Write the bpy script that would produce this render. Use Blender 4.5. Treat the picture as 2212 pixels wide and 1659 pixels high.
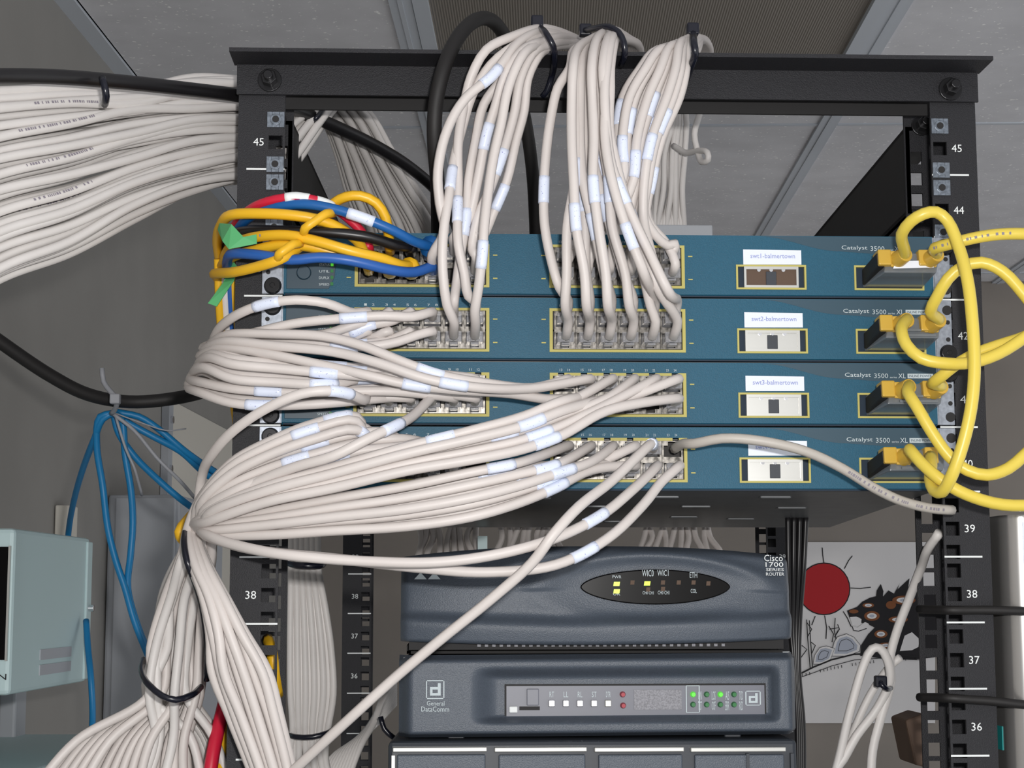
import bpy, bmesh, math, random
from mathutils import Vector, Matrix
rnd = random.Random(7)
for o in list(bpy.data.objects): bpy.data.objects.remove(o)
scn = bpy.context.scene
COL = scn.collection
U = .04445
ZB = 1.81                                   # height of the unit 40/39 boundary above the floor
# ------------------------------------------------------------------ camera
FPX, CAM = 3704.6, Vector((-.1171, -1.1631, ZB - .0723))
PITCH, YAW, ROLL = .1244, .0413, -.0015
fw = Vector((math.sin(YAW)*math.cos(PITCH), math.cos(YAW)*math.cos(PITCH), math.sin(PITCH)))
rt = Vector((math.cos(YAW), -math.sin(YAW), 0)); up = rt.cross(fw)
rt, up = rt*math.cos(ROLL)+up*math.sin(ROLL), up*math.cos(ROLL)-rt*math.sin(ROLL)
cd = bpy.data.cameras.new('camera'); cam = bpy.data.objects.new('camera', cd); COL.objects.link(cam)
m = Matrix((rt, up, -fw)).transposed().to_4x4(); m.translation = CAM; cam.matrix_world = m
cd.sensor_width = 36; cd.lens = FPX/2212*36; cd.clip_start = .02; cd.clip_end = 50
scn.camera = cam
# ------------------------------------------------------------------ world, flash, exposure
w = bpy.data.worlds.new('world'); scn.world = w; w.use_nodes = True
bg = w.node_tree.nodes['Background']; bg.inputs[0].default_value = (.97, .98, 1, 1); bg.inputs[1].default_value = .68
fl = bpy.data.lights.new('camera_flash', 'AREA'); fl.shape = 'RECTANGLE'; fl.size = .035; fl.size_y = .02
fl.energy = 8.2; fl.color = (1, .975, .95)
flo = bpy.data.objects.new('camera_flash', fl); COL.objects.link(flo)
m2 = m.copy(); m2.translation = CAM + rt*.045 + up*.05; flo.matrix_world = m2
scn.view_settings.view_transform = 'Standard'; scn.view_settings.look = 'None'
scn.view_settings.gamma = 1; scn.view_settings.use_curve_mapping = False
scn.view_settings.exposure = 0.2
# ------------------------------------------------------------------ geometry helpers
def ray(px, py): return (fw*FPX + rt*(px-1106) - up*(py-829.5)).normalized()
def W(px, py, Y):                           # the point of a sight line in the upright plane y = Y
    d = ray(px, py); return CAM + d*((Y-CAM.y)/d.y)
RA = .0413 + .0195                          # the room stands a few degrees turned against the rack
ry = Vector((math.sin(RA), math.cos(RA), 0)); rx = Vector((math.cos(RA), -math.sin(RA), 0))
def R(a, b, h): return CAM + rx*a + ry*b + Vector((0, 0, h))   # room coordinates: across, deep, above the lens
def RW(px, py, b):
    d = ray(px, py); return CAM + d*(b/d.dot(ry))
def proj(p):
    d = p-CAM; z = d.dot(fw); return (1106+FPX*d.dot(rt)/z, 829.5-FPX*d.dot(up)/z)
def T(n): return ZB + (n-39)*U              # top edge of rack unit n
def srgb(c):
    return tuple((x/255/12.92 if x/255 <= .04045 else ((x/255+.055)/1.055)**2.4) for x in c)

class MB:
    def __init__(s): s.v = []; s.f = []
    def add(s, vs, fs):
        n = len(s.v); s.v += [Vector(v) for v in vs]; s.f += [tuple(i+n for i in f) for f in fs]; return s
    def hexa(s, p):                         # eight corners, bottom ring then top ring
        return s.add(p, [(3,2,1,0),(4,5,6,7),(0,1,5,4),(1,2,6,5),(2,3,7,6),(3,0,4,7)])
    def box(s, x0, x1, y0, y1, z0, z1):
        return s.hexa([(x0,y0,z0),(x1,y0,z0),(x1,y1,z0),(x0,y1,z0),(x0,y0,z1),(x1,y0,z1),(x1,y1,z1),(x0,y1,z1)])
    def prism(s, poly, off):                # polygon of 3d points pushed along off
        n = len(poly); off = Vector(off); a = [Vector(p) for p in poly]
        return s.add(a+[p+off for p in a], [tuple(range(n)), tuple(range(2*n-1, n-1, -1))]+[(i, i+n, (i+1) % n+n, (i+1) % n) for i in range(n)])
    def cyl(s, p0, p1, r0, r1=None, n=12):
        p0, p1 = Vector(p0), Vector(p1); r1 = r0 if r1 is None else r1
        d = (p1-p0).normalized(); a = d.orthogonal().normalized(); b = d.cross(a); vs = []
        for p, r in ((p0, r0), (p1, r1)):
            for i in range(n):
                t = 2*math.pi*i/n; vs.append(p+(a*math.cos(t)+b*math.sin(t))*r)
        return s.add(vs, [tuple(range(n-1, -1, -1)), tuple(range(n, 2*n))]+[(i, (i+1) % n, (i+1) % n+n, i+n) for i in range(n)])
    def tube(s, pts, r, n=8, flat=None):
        rings = frames(pts); vs = []; fs = []
        for p, a, b in rings:
            for i in range(n):
                t = 2*math.pi*i/n; vs.append(p+a*math.cos(t)*r+b*math.sin(t)*(flat or r))
        L = len(rings)
        for k in range(L-1):
            for i in range(n): fs.append((k*n+i, k*n+(i+1) % n, (k+1)*n+(i+1) % n, (k+1)*n+i))
        fs += [tuple(range(n-1, -1, -1)), tuple(range((L-1)*n, L*n))]
        return s.add(vs, fs)
def frames(pts):
    out = []; a = None
    for i, p in enumerate(pts):
        d = (pts[min(i+1, len(pts)-1)]-pts[max(i-1, 0)])
        d = d.normalized() if d.length > 1e-9 else Vector((1, 0, 0))
        if a is None: a = d.orthogonal().normalized()
        a = (a-d*a.dot(d)); a = a.normalized() if a.length > 1e-6 else d.orthogonal().normalized()
        out.append((p, a, d.cross(a)))
    return out
def spline(P, step=.007):
    P = [Vector(p) for p in P]; Q = [P[0]*2-P[1]]+P+[P[-1]*2-P[-2]]; out = []
    for i in range(1, len(Q)-2):
        p0, p1, p2, p3 = Q[i-1:i+3]
        t = [0]
        for a, b in ((p0, p1), (p1, p2), (p2, p3)): t.append(t[-1]+max(1e-5, (b-a).length**.5))
        n = max(2, min(14, int((p2-p1).length/step)+1))
        for k in range(n):
            x = t[1]+(t[2]-t[1])*k/n
            A1 = p0*((t[1]-x)/(t[1]-t[0]))+p1*((x-t[0])/(t[1]-t[0]))
            A2 = p1*((t[2]-x)/(t[2]-t[1]))+p2*((x-t[1])/(t[2]-t[1]))
            A3 = p2*((t[3]-x)/(t[3]-t[2]))+p3*((x-t[2])/(t[3]-t[2]))
            B1 = A1*((t[2]-x)/(t[2]-t[0]))+A2*((x-t[0])/(t[2]-t[0]))
            B2 = A2*((t[3]-x)/(t[3]-t[1]))+A3*((x-t[1])/(t[3]-t[1]))
            out.append(B1*((t[2]-x)/(t[2]-t[1]))+B2*((x-t[1])/(t[2]-t[1])))
    out.append(P[-1]); return out

LOC = {}
def tag(o, label=None, cat=None, group=None, kind=None):
    if label: o['label'] = label
    if cat: o['category'] = cat
    if group: o['group'] = group
    if kind: o['kind'] = kind
    return o
def thing(name, label, cat, base, group=None):
    o = bpy.data.objects.new(name, None); COL.objects.link(o); o.empty_display_size = .02
    o.location = base; LOC[o.name] = Vector(base); return tag(o, label, cat, group)
def obj(name, mb, mat, parent=None, smooth=False, bev=0, label=None, cat=None, group=None, kind=None, origin=None, normals=True):
    if parent is not None: base = LOC[parent.name]
    elif origin is not None: base = Vector(origin)
    else:
        xs = [v.x for v in mb.v]; ys = [v.y for v in mb.v]; zs = [v.z for v in mb.v]
        base = Vector(((min(xs)+max(xs))/2, (min(ys)+max(ys))/2, min(zs)))
    me = bpy.data.meshes.new(name); me.from_pydata([v-base for v in mb.v], [], mb.f)
    if normals or bev:
        bm = bmesh.new(); bm.from_mesh(me)
        if normals: bmesh.ops.recalc_face_normals(bm, faces=bm.faces)
        if bev: bmesh.ops.bevel(bm, geom=list(bm.edges), offset=bev, segments=2, affect='EDGES', profile=.5)
        bm.to_mesh(me); bm.free()
    if smooth: me.shade_smooth()
    me.materials.append(mat)
    o = bpy.data.objects.new(name, me); COL.objects.link(o)
    if parent is not None: o.parent = parent
    else: o.location = base
    LOC[o.name] = base
    return tag(o, label, cat, group, kind)
def copy_part(src, parent, off):            # a piece that shares its mesh with another one
    c = src.copy(); COL.objects.link(c); c.parent = parent; c.location = Vector(off)-LOC[parent.name]; LOC[c.name] = LOC[parent.name]
    return c
_tc = {}
def text_mesh(s):
    if s not in _tc:
        cu = bpy.data.curves.new('lettering', 'FONT'); cu.body = s; cu.size = 1; cu.resolution_u = 2
        t = bpy.data.objects.new('lettering', cu); COL.objects.link(t)
        dg = bpy.context.evaluated_depsgraph_get(); me = t.evaluated_get(dg).to_mesh()
        vs = [Vector(v.co) for v in me.vertices]; fs = [tuple(p.vertices) for p in me.polygons]
        t.evaluated_get(dg).to_mesh_clear(); bpy.data.objects.remove(t); bpy.data.curves.remove(cu)
        x0 = min(v.x for v in vs); x1 = max(v.x for v in vs); y0 = min(v.y for v in vs); y1 = max(v.y for v in vs)
        _tc[s] = ([((v.x-x0)/(x1-x0), (v.y-y0)/(y1-y0)) for v in vs], fs)
    return _tc[s]
def text(s, o, ux, uz, mat, parent, name='lettering', flip=False):   # lettering fitted into the box o, o+ux, o+uz
    vs, fs = text_mesh(s); mb = MB(); o, ux, uz = Vector(o), Vector(ux), Vector(uz)
    mb.add([o+ux*a+uz*b for a, b in vs], fs)
    return obj(name, mb, mat, parent, normals=False)
def textpx(s, x0, y0, x1, y1, Y, mat, parent, name='lettering'):     # x0,y0 lower left; x1,y1 upper right
    a = W(x0, y0, Y); return text(s, a, W(x1, y0+(x1-x0)*.0095, Y)-a, W(x0, y1, Y)-a, mat, parent, name)
# ------------------------------------------------------------------ materials
def mat(name, rgb, rough=.5, metal=0, var=0, scale=40, bump=0, bscale=300, spec=.5, emit=None, trans=0, alpha=1, coat=0, var2=None):
    M = bpy.data.materials.new(name); M.use_nodes = True; nt = M.node_tree; b = nt.nodes['Principled BSDF']
    c = srgb(rgb); b.inputs['Base Color'].default_value = (*c, 1)
    b.inputs['Roughness'].default_value = rough; b.inputs['Metallic'].default_value = metal
    b.inputs['Specular IOR Level'].default_value = spec; b.inputs['Coat Weight'].default_value = coat
    b.inputs['Transmission Weight'].default_value = trans; b.inputs['Alpha'].default_value = alpha
    if emit: b.inputs['Emission Color'].default_value = (*srgb(rgb), 1); b.inputs['Emission Strength'].default_value = emit
    tc = nt.nodes.new('ShaderNodeTexCoord')
    if var or var2:
        n = nt.nodes.new('ShaderNodeTexNoise'); n.inputs['Scale'].default_value = scale; n.inputs['Detail'].default_value = 4
        nt.links.new(tc.outputs['Object'], n.inputs['Vector'])
        r = nt.nodes.new('ShaderNodeValToRGB'); r.color_ramp.elements[0].position = .35; r.color_ramp.elements[1].position = .65
        r.color_ramp.elements[0].color = (*[x*(1-var) for x in c], 1); r.color_ramp.elements[1].color = (*(srgb(var2) if var2 else [min(1, x*(1+var)) for x in c]), 1)
        nt.links.new(n.outputs['Fac'], r.inputs['Fac']); nt.links.new(r.outputs['Color'], b.inputs['Base Color'])
    if bump:
        n = nt.nodes.new('ShaderNodeTexNoise'); n.inputs['Scale'].default_value = bscale
        nt.links.new(tc.outputs['Object'], n.inputs['Vector'])
        bp = nt.nodes.new('ShaderNodeBump'); bp.inputs['Strength'].default_value = bump; bp.inputs['Distance'].default_value = .001
        nt.links.new(n.outputs['Fac'], bp.inputs['Height']); nt.links.new(bp.outputs['Normal'], b.inputs['Normal'])
    return M
def speckle(M, rgb, scale, lo, hi, chan='Base Color'):    # scattered dots on a material
    nt = M.node_tree; b = nt.nodes['Principled BSDF']; tc = nt.nodes.new('ShaderNodeTexCoord')
    n = nt.nodes.new('ShaderNodeTexNoise'); n.inputs['Scale'].default_value = scale; n.inputs['Detail'].default_value = 1
    r = nt.nodes.new('ShaderNodeMapRange'); r.inputs[1].default_value = lo; r.inputs[2].default_value = hi
    x = nt.nodes.new('ShaderNodeMix'); x.data_type = 'RGBA'
    l = b.inputs[chan].links
    if l: nt.links.new(l[0].from_socket, x.inputs[6])
    else: x.inputs[6].default_value = b.inputs[chan].default_value
    x.inputs[7].default_value = (*srgb(rgb), 1)
    nt.links.new(tc.outputs['Object'], n.inputs['Vector']); nt.links.new(n.outputs['Fac'], r.inputs[0])
    nt.links.new(r.outputs[0], x.inputs[0]); nt.links.new(x.outputs[2], b.inputs[chan]); return M
M = {}
M['tile'] = speckle(mat('ceiling_tile', (212, 212, 216), .95, var=.05, scale=15), (250, 250, 250), 160, .68, .74)
M['grid'] = mat('painted_grid_bar', (196, 202, 210), .5)
M['diffuser'] = mat('ribbed_diffuser', (128, 122, 114), .6)
M['wall'] = mat('painted_wall', (148, 146, 142), .85, var=.03, scale=9, bump=.2, bscale=60)
M['wallb'] = mat('painted_back_wall', (148, 141, 134), .85, var=.03, scale=7)
M['floor'] = mat('floor_covering', (120, 118, 114), .7, var=.08)
M['panel'] = mat('backer_panel', (212, 208, 198), .8)
M['rack'] = mat('black_powder_coat', (35, 35, 39), .55, var=.12, scale=700, bump=.35, bscale=1500, spec=.35)
M['rackdark'] = mat('black_steel_inside', (30, 29, 30), .7)
M['white'] = mat('white_print', (236, 240, 240), .6)
M['zinc'] = mat('zinc_plate', (158, 164, 174), .38, metal=.75, var=.15, scale=350)
M['zincdull'] = mat('dull_zinc', (122, 130, 140), .35, metal=.55, var=.25, scale=420)
M['steel'] = mat('bright_steel', (225, 225, 228), .22, metal=1)
M['blackbolt'] = mat('black_oxide_bolt', (42, 42, 44), .3, metal=.6)
M['teal'] = mat('teal_enamel', (34, 88, 112), .5, spec=.3, var=.05, scale=900, bump=.15, bscale=1200)
M['tealdark'] = mat('teal_dark_swoosh', (44, 74, 90), .5)
M['tealpanel'] = mat('indicator_panel_teal', (46, 68, 82), .4)
M['swbody'] = mat('grey_steel_case', (104, 106, 108), .4, metal=.35, var=.08, scale=60)
M['seam'] = mat('dark_seam', (20, 40, 58), .7)
M['yellowprint'] = mat('yellow_print', (190, 180, 100), .6)
M['shield'] = mat('port_shield', (104, 101, 97), .3, metal=1, var=.6, scale=300)
M['portdark'] = mat('port_recess', (34, 30, 28), .6)
M['clear'] = mat('clear_plug_plastic', (215, 215, 220), .1, alpha=.34, coat=.8)
M['sticker'] = mat('paper_label', (232, 238, 250), .6)
M['ink'] = mat('faded_ink', (140, 150, 205), .8)
M['ink2'] = mat('black_ink', (28, 26, 30), .8)
M['legend'] = mat('jacket_print', (138, 132, 142), .8)
M['lettergrey'] = mat('pale_lettering', (196, 208, 212), .6)
M['ledgreen'] = mat('green_led', (90, 210, 60), .3, emit=.5)
M['leddim'] = mat('green_led_unlit', (40, 120, 60), .3)
M['ledyellow'] = mat('yellow_green_led', (190, 220, 40), .3, emit=.6)
M['ledred'] = mat('red_led_unlit', (170, 40, 56), .25)
M['blue'] = mat('blue_jacket', (22, 92, 160), .4)
M['bluedeep'] = mat('blue_cord_jacket', (40, 92, 168), .4)
M['bluecord'] = mat('wall_blue_cord', (18, 118, 172), .45)
M['yellow'] = mat('yellow_jacket', (232, 180, 34), .38)
M['lemon'] = mat('lemon_fibre_jacket', (228, 204, 84), .35)
M['lemonplug'] = mat('lemon_plug', (206, 168, 66), .35)
M['red'] = mat('red_jacket', (206, 30, 60), .4)
M['black'] = mat('black_jacket', (24, 23, 25), .35)
M['blackmatt'] = mat('black_matt_jacket', (26, 24, 24), .6)
M['tie'] = mat('black_nylon_tie', (20, 22, 34), .25)
M['greytie'] = mat('grey_nylon_tie', (150, 152, 158), .5)
M['green'] = mat('green_tape', (84, 168, 108), .6)
M['slate'] = mat('slate_plastic', (78, 86, 97), .42, var=.07, scale=900, bump=.3, bscale=1400)
M['slatedark'] = mat('slate_plastic_dark', (48, 53, 61), .45, var=.06, scale=900)
M['window'] = mat('gloss_black_window', (8, 7, 8), .25, spec=.12)
M['modempanel'] = mat('modem_panel', (112, 114, 124), .4)
M['modemgrey'] = mat('modem_grey_grid', (140, 140, 146), .6, var=.25, scale=900)
M['trim'] = mat('brushed_trim', (196, 196, 192), .35, metal=.7)
M['box'] = mat('pale_green_enamel', (188, 211, 213), .5)
M['boxgrey'] = mat('grey_cabinet_enamel', (172, 176, 182), .55)
M['canister'] = mat('canister_steel', (196, 194, 192), .24, metal=.8)
M['tealmark'] = mat('teal_mark', (20, 150, 150), .5)
M['gbic'] = mat('smoky_module', (120, 126, 132), .22, alpha=.8, coat=.4)
M['brown'] = mat('brown_leather', (92, 72, 58), .7)
M['paper'] = mat('poster_paper', (228, 226, 226), .7)
M['sun'] = mat('red_poster_ink', (176, 14, 26), .7)
M['rust'] = mat('rust_poster_ink', (128, 74, 36), .7)
M['stone'] = mat('stone_poster_ink', (176, 182, 196), .7)
def jacket(name, rgb, ink=(90, 84, 110)):   # cable jacket with a faint printed legend
    X = mat(name, rgb, .48, var=.03, scale=25)
    return X
M['cable'] = jacket('white_jacket', (210, 203, 199))
M['cablegrey'] = jacket('lightened_white_jacket', (216, 212, 209))  # second white jacket, colour lightened to brighten the heavy bundle
M['cablebeige'] = jacket('beige_grey_jacket', (186, 180, 172))
M['sleeve'] = speckle(mat('sleeve_label', (222, 230, 248), .3), (150, 154, 205), 900, .70, .74)
# fine ribs of the lamp diffuser
nt = M['diffuser'].node_tree; wv = nt.nodes.new('ShaderNodeTexWave'); wv.inputs['Scale'].default_value = 95
tc = nt.nodes.new('ShaderNodeTexCoord'); mp = nt.nodes.new('ShaderNodeMapping'); mp.inputs['Rotation'].default_value = (0, 0, RA)
nt.links.new(tc.outputs['Object'], mp.inputs['Vector']); nt.links.new(mp.outputs['Vector'], wv.inputs['Vector'])
bp = nt.nodes.new('ShaderNodeBump'); bp.inputs['Strength'].default_value = .45; bp.inputs['Distance'].default_value = .002
nt.links.new(wv.outputs['Fac'], bp.inputs['Height']); nt.links.new(bp.outputs['Normal'], nt.nodes['Principled BSDF'].inputs['Normal'])

# ================================================================== THE ROOM
HC = .72; BW = 3.9; AL = -.59; AR = 1.55; HF = -CAM.z
def slab(a0, a1, b0, b1, h0, h1, mb=None):
    mb = mb or MB()
    return mb.hexa([R(a0,b0,h0), R(a1,b0,h0), R(a1,b1,h0), R(a0,b1,h0), R(a0,b0,h1), R(a1,b0,h1), R(a1,b1,h1), R(a0,b1,h1)])
obj('floor', slab(AL-.1, AR+.1, -.6, BW+.1, HF-.05, HF), M['floor'], kind='structure', label='floor of the equipment room, below the view')
obj('wall_left', slab(AL-.1, AL, -.6, BW+.1, HF, HC+.08), M['wall'], kind='structure', label='grey painted wall left of the rack')
obj('wall_back', slab(AL, AR+.1, BW, BW+.1, HF, HC+.08), M['wallb'], kind='structure', label='beige grey wall behind the rack')
ceil = obj('ceiling', slab(AL, AR, -.6, BW, HC+.06, HC+.1), M['tile'], kind='structure', label='suspended tile ceiling above the rack')
AT0, AT1 = -.174, .433                      # the two long grid bars
cols = [(AL+.022, AT0), (AT0, AT1), (AT1, AT1+.607), (AT1+.607, AR)]
rows = [(-.6, .13), (.13, 1.35), (1.35, 2.565), (2.565, 3.785), (3.785, BW)]
for ci, (a0, a1) in enumerate(cols):
    for ri, (b0, b1) in enumerate(rows):
        if ci == 1 and ri == 2: continue    # the lamp sits in this opening
        obj('ceiling_tile', slab(a0+.004, a1-.004, b0+.004, b1-.004, HC, HC+.016), M['tile'], ceil)
for a in (AT0, AT1, AT1+.607):
    g = slab(a-.014, a+.014, -.6, BW, HC-.004, HC+.03); slab(a-.003, a+.003, -.6, BW, HC-.0055, HC-.004, g)
    obj('grid_bar', g, M['grid'], ceil)
for b in (.13, 1.35, 2.565, 3.785):
    for a0, a1 in cols:
        obj('grid_cross_bar', slab(a0+.014, a1-.014, b-.004, b+.004, HC-.002, HC+.02), M['grid'], ceil)
obj('wall_angle', slab(AL, AL+.024, -.6, BW, HC-.004, HC), M['grid'], ceil)
obj('ceiling_tile', slab(AT0+.004, AT1-.004, 2.474, 2.561, HC, HC+.016), M['tile'], ceil)
lamp = thing('ceiling_light', 'unlit ceiling light with a finely ribbed grey diffuser above the rack', 'ceiling light', R((AT0+AT1)/2, 1.95, HC))
obj('diffuser', slab(AT0+.03, AT1-.03, 1.38, 2.445, HC+.001, HC+.006), M['diffuser'], lamp)
f = MB()
for q in ((AT0+.015, AT0+.034, 1.36, 2.47), (AT1-.034, AT1-.015, 1.36, 2.47), (AT0+.034, AT1-.034, 1.36, 1.385), (AT0+.034, AT1-.034, 2.445, 2.47)):
    slab(*q, HC-.006, HC+.02, f)
obj('frame', f, M['grid'], lamp)
obj('housing', slab(AT0+.02, AT1-.02, 1.37, 2.46, HC+.02, HC+.058), M['grid'], lamp)
# ================================================================== THE RACK
XI, XO = .2262, .2585                       # inner and outer edge of a front post flange
SH = .030                                   # the rear frame stands this far to the right
DR = .80
rack = thing('equipment_rack', 'black open steel equipment rack with numbered square-hole posts', 'rack', (0, .35, 0))
zbt, zbb = W(1300, 150, -.003).z, W(1300, 213, -.003).z      # top crossbar
HOLES = [.00635-.0031, .0222-.0031, .0381-.0031]
def post(side, y0, sh, low, mirror_numbers=True, lo_unit=34, plate=.0022, sc=1):
    def X(a): return side*a+sh
    mb = MB(); zt = zbt-.001 if y0 == 0 else T(45)+.004
    def b(xa, xb, ya, yb, za, zb): mb.box(min(X(xa), X(xb)), max(X(xa), X(xb)), ya, yb, za, zb)
    hx0, hx1 = .2326-.0048, .2326+.0048
    zlow = T(lo_unit-1)
    b(XI, hx0, y0, y0+plate, zlow, zt); b(hx1, XO, y0, y0+plate, zlow, zt)
    hz = []
    for n in range(lo_unit, 46):
        for h in HOLES: hz.append(T(n-1)+h)
    z = zlow
    for c in hz:
        b(hx0, hx1, y0, y0+plate, z, c-.0048); z = c+.0048
    b(hx0, hx1, y0, y0+plate, z, zt)
    b(XI, XO, y0, y0+plate, low, zlow)
    # rear flange of the channel with its own row of holes
    y2 = y0+.068; z = zlow
    r0, r1 = XI+.0042, XI+.0128
    b(XI, r0, y2, y2+plate, zlow, zt); b(r1, XO, y2, y2+plate, zlow, zt)
    for c in hz:
        b(r0, r1, y2, y2+plate, z, c-.0098); z = c-.0002
    b(r0, r1, y2, y2+plate, z, zt); b(XI, XO, y2, y2+plate, low, zlow)
    b(XO-plate, XO, y0+plate, y2, low, zt)
    return obj('post', mb, M['rack'], rack)
NUMX = .2443
def marks(p, side, y0, sh, units, scale=1):
    for n in units:
        x = side*NUMX+sh; z = T(n-1)+.0222-.0031
        text(str(n), (x-.0036, y0-.0004, z-.0026), (.0072, 0, 0), (0, 0, .0054), M['white'], p, 'unit_number')
        x0, x1 = (side*XO*.976+sh, side*XI*1.0+sh); mb = MB()
        mb.box(min(x0, x1), max(x0, x1), y0-.0005, y0+.0004, T(n-1)-.0006, T(n-1)+.0006)
        obj('unit_mark', mb, M['white'], p)
for side in (-1, 1):
    p = post(side, 0, 0, 0); marks(p, side, 0, 0, range(35, 46))
    p = post(side, DR, SH, 0); marks(p, side, DR, SH, range(35, 40))
mb = MB(); mb.box(-XO-.001, XO+.001, -.005, -.0025, zbb, zbt); mb.box(-XO-.003, XO+.003, -.034, -.0025, zbt, zbt+.0028)
obj('top_crossbar', mb, M['rack'], rack)
mb = MB(); mb.box(-XO+.003, XO-.003, .031, .0335, zbb, zbt); mb.box(-XI+.002, XI-.002, .0005, .031, zbt-.004, zbt-.0015); obj('inner_crossbar', mb, M['rackdark'], rack)
mb = MB(); mb.box(-XI+SH, XI+SH, DR, DR+.004, T(45)-.03, T(45)+.004); obj('rear_crossbar', mb, M['rackdark'], rack)
for side in (-1, 1):
    mb = MB(); x0 = side*(XI+.001); x1 = side*(XI+.034); z1 = zbb+.002; z0 = z1-.066
    for (xa, xb, za, zb) in ((x0, x0+side*.003, z0, z1), (x0, x1, z1-.003, z1), (x0, x1, z0, z0+.003)):
        mb.hexa([(xa, .068, za), (xb, .068, za), (xb+SH, DR, za), (xa+SH, DR, za), (xa, .068, zb), (xb, .068, zb), (xb+SH, DR, zb), (xa+SH, DR, zb)])
    obj('side_beam', mb, M['rackdark'], rack)
    mb = MB(); mb.box(min(side*XI, side*XO), max(side*XI, side*XO), 0, .05, 0, .012); obj('foot_plate', mb, M['rack'], rack)
def bolt(c, axis, r, parent, mat_='blackbolt'):
    c, a = Vector(c), Vector(axis); q = thing_part = None
    mb = MB(); mb.cyl(c, c+a*.0022, r*1.25, n=20); o = obj('washer', mb, M['blackbolt'], parent, bev=.0004)
    mb = MB(); mb.cyl(c+a*.002, c+a*.0095, r*.86, n=6); mb.cyl(c+a*.009, c+a*.015, r*.5, n=12); obj('bolt', mb, M[mat_], parent, bev=.0006)
for px, py in ((583, 168), (2052, 187)): bolt(W(px, py+6, -.005), (0, -1, 0), .0066, rack)
b0 = W(1990, 272, .068); bolt(b0, (0, -1, 0), .0062, rack); bolt((-b0.x, .068, b0.z), (0, -1, 0), .0062, rack)
# cage nuts
def nut(side, z):
    mb = MB(); x = side*.2326
    for a, b_, c, d in ((-.006, -.0025, -.0055, .0055), (.0025, .006, -.0055, .0055), (-.0025, .0025, .0025, .0055), (-.0025, .0025, -.0055, -.0025)):
        mb.box(x+a, x+b_, -.0016, .004, z+c, z+d)
    mb.cyl((x, -.0020, z), (x, -.0004, z), .0040, n=14)
    o = obj('cage_nut', mb, M['zincdull'], rack, bev=.0003)
    q = MB(); q.cyl((x, -.0024, z), (x, -.001, z), .0024, n=12); obj('nut_thread', q, M['rackdark'], o)
    return o
for side in (-1, 1):
    for n, k in ((45, 2), (45, 0), (44, 2), (44, 0), (43, 1)): nut(side, T(n-1)+HOLES[k])
# ================================================================== SWITCHES
YF = -.006
XL, XR = W(613, 580, YF).x, W(2015, 580, YF).x
zs = {0: T(42), 1: T(41), 2: T(40), 3: T(39)}              # underside of each switch
def gx(px): return W(px, 713, YF).x
def gz(py): return W(1300, py, YF).z - T(41)
GA = (gx(765), gx(1057)); GB = (gx(1187), gx(1480.6)); GZ = (gz(761), gz(667))
SL = [(gx(1592), gx(1744)), (gx(1848), gx(1999))]; SZ = (gz(762), gz(708))
def portpos(sw, g, c, r):
    a, b = (GA, GB)[g]; wdt = (b-a-.006)/6; hh = (GZ[1]-GZ[0]-.004)/2
    return Vector((a+.003+wdt*(c+.5), YF, zs[sw]+GZ[0]+.002+hh*(1.5 if r == 0 else .5))), wdt, hh
def port_mesh(r):                                           # one shielded jack with a stepped opening, at the origin
    _, wd, hh = portpos(0, 0, 0, 0); mb = MB(); w2, h2 = wd/2, hh/2; s = 1 if r == 0 else -1
    def b(x0, x1, z0, z1, y0=-.0015, y1=.0005):
        z0, z1 = sorted((z0*s, z1*s)); mb.box(x0, x1, y0, y1, z0, z1)
    b(-w2, -.0059, -h2, h2); b(.0059, w2, -h2, h2); b(-.0059, .0059, -h2, -.0045)
    b(-.0059, -.003, .0032, h2); b(.003, .0059, .0032, h2); b(-.003, .003, .0058, h2)
    return mb
sub = ['topmost', 'second from top', 'third from top', 'lowest']
port_src = {}
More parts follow.
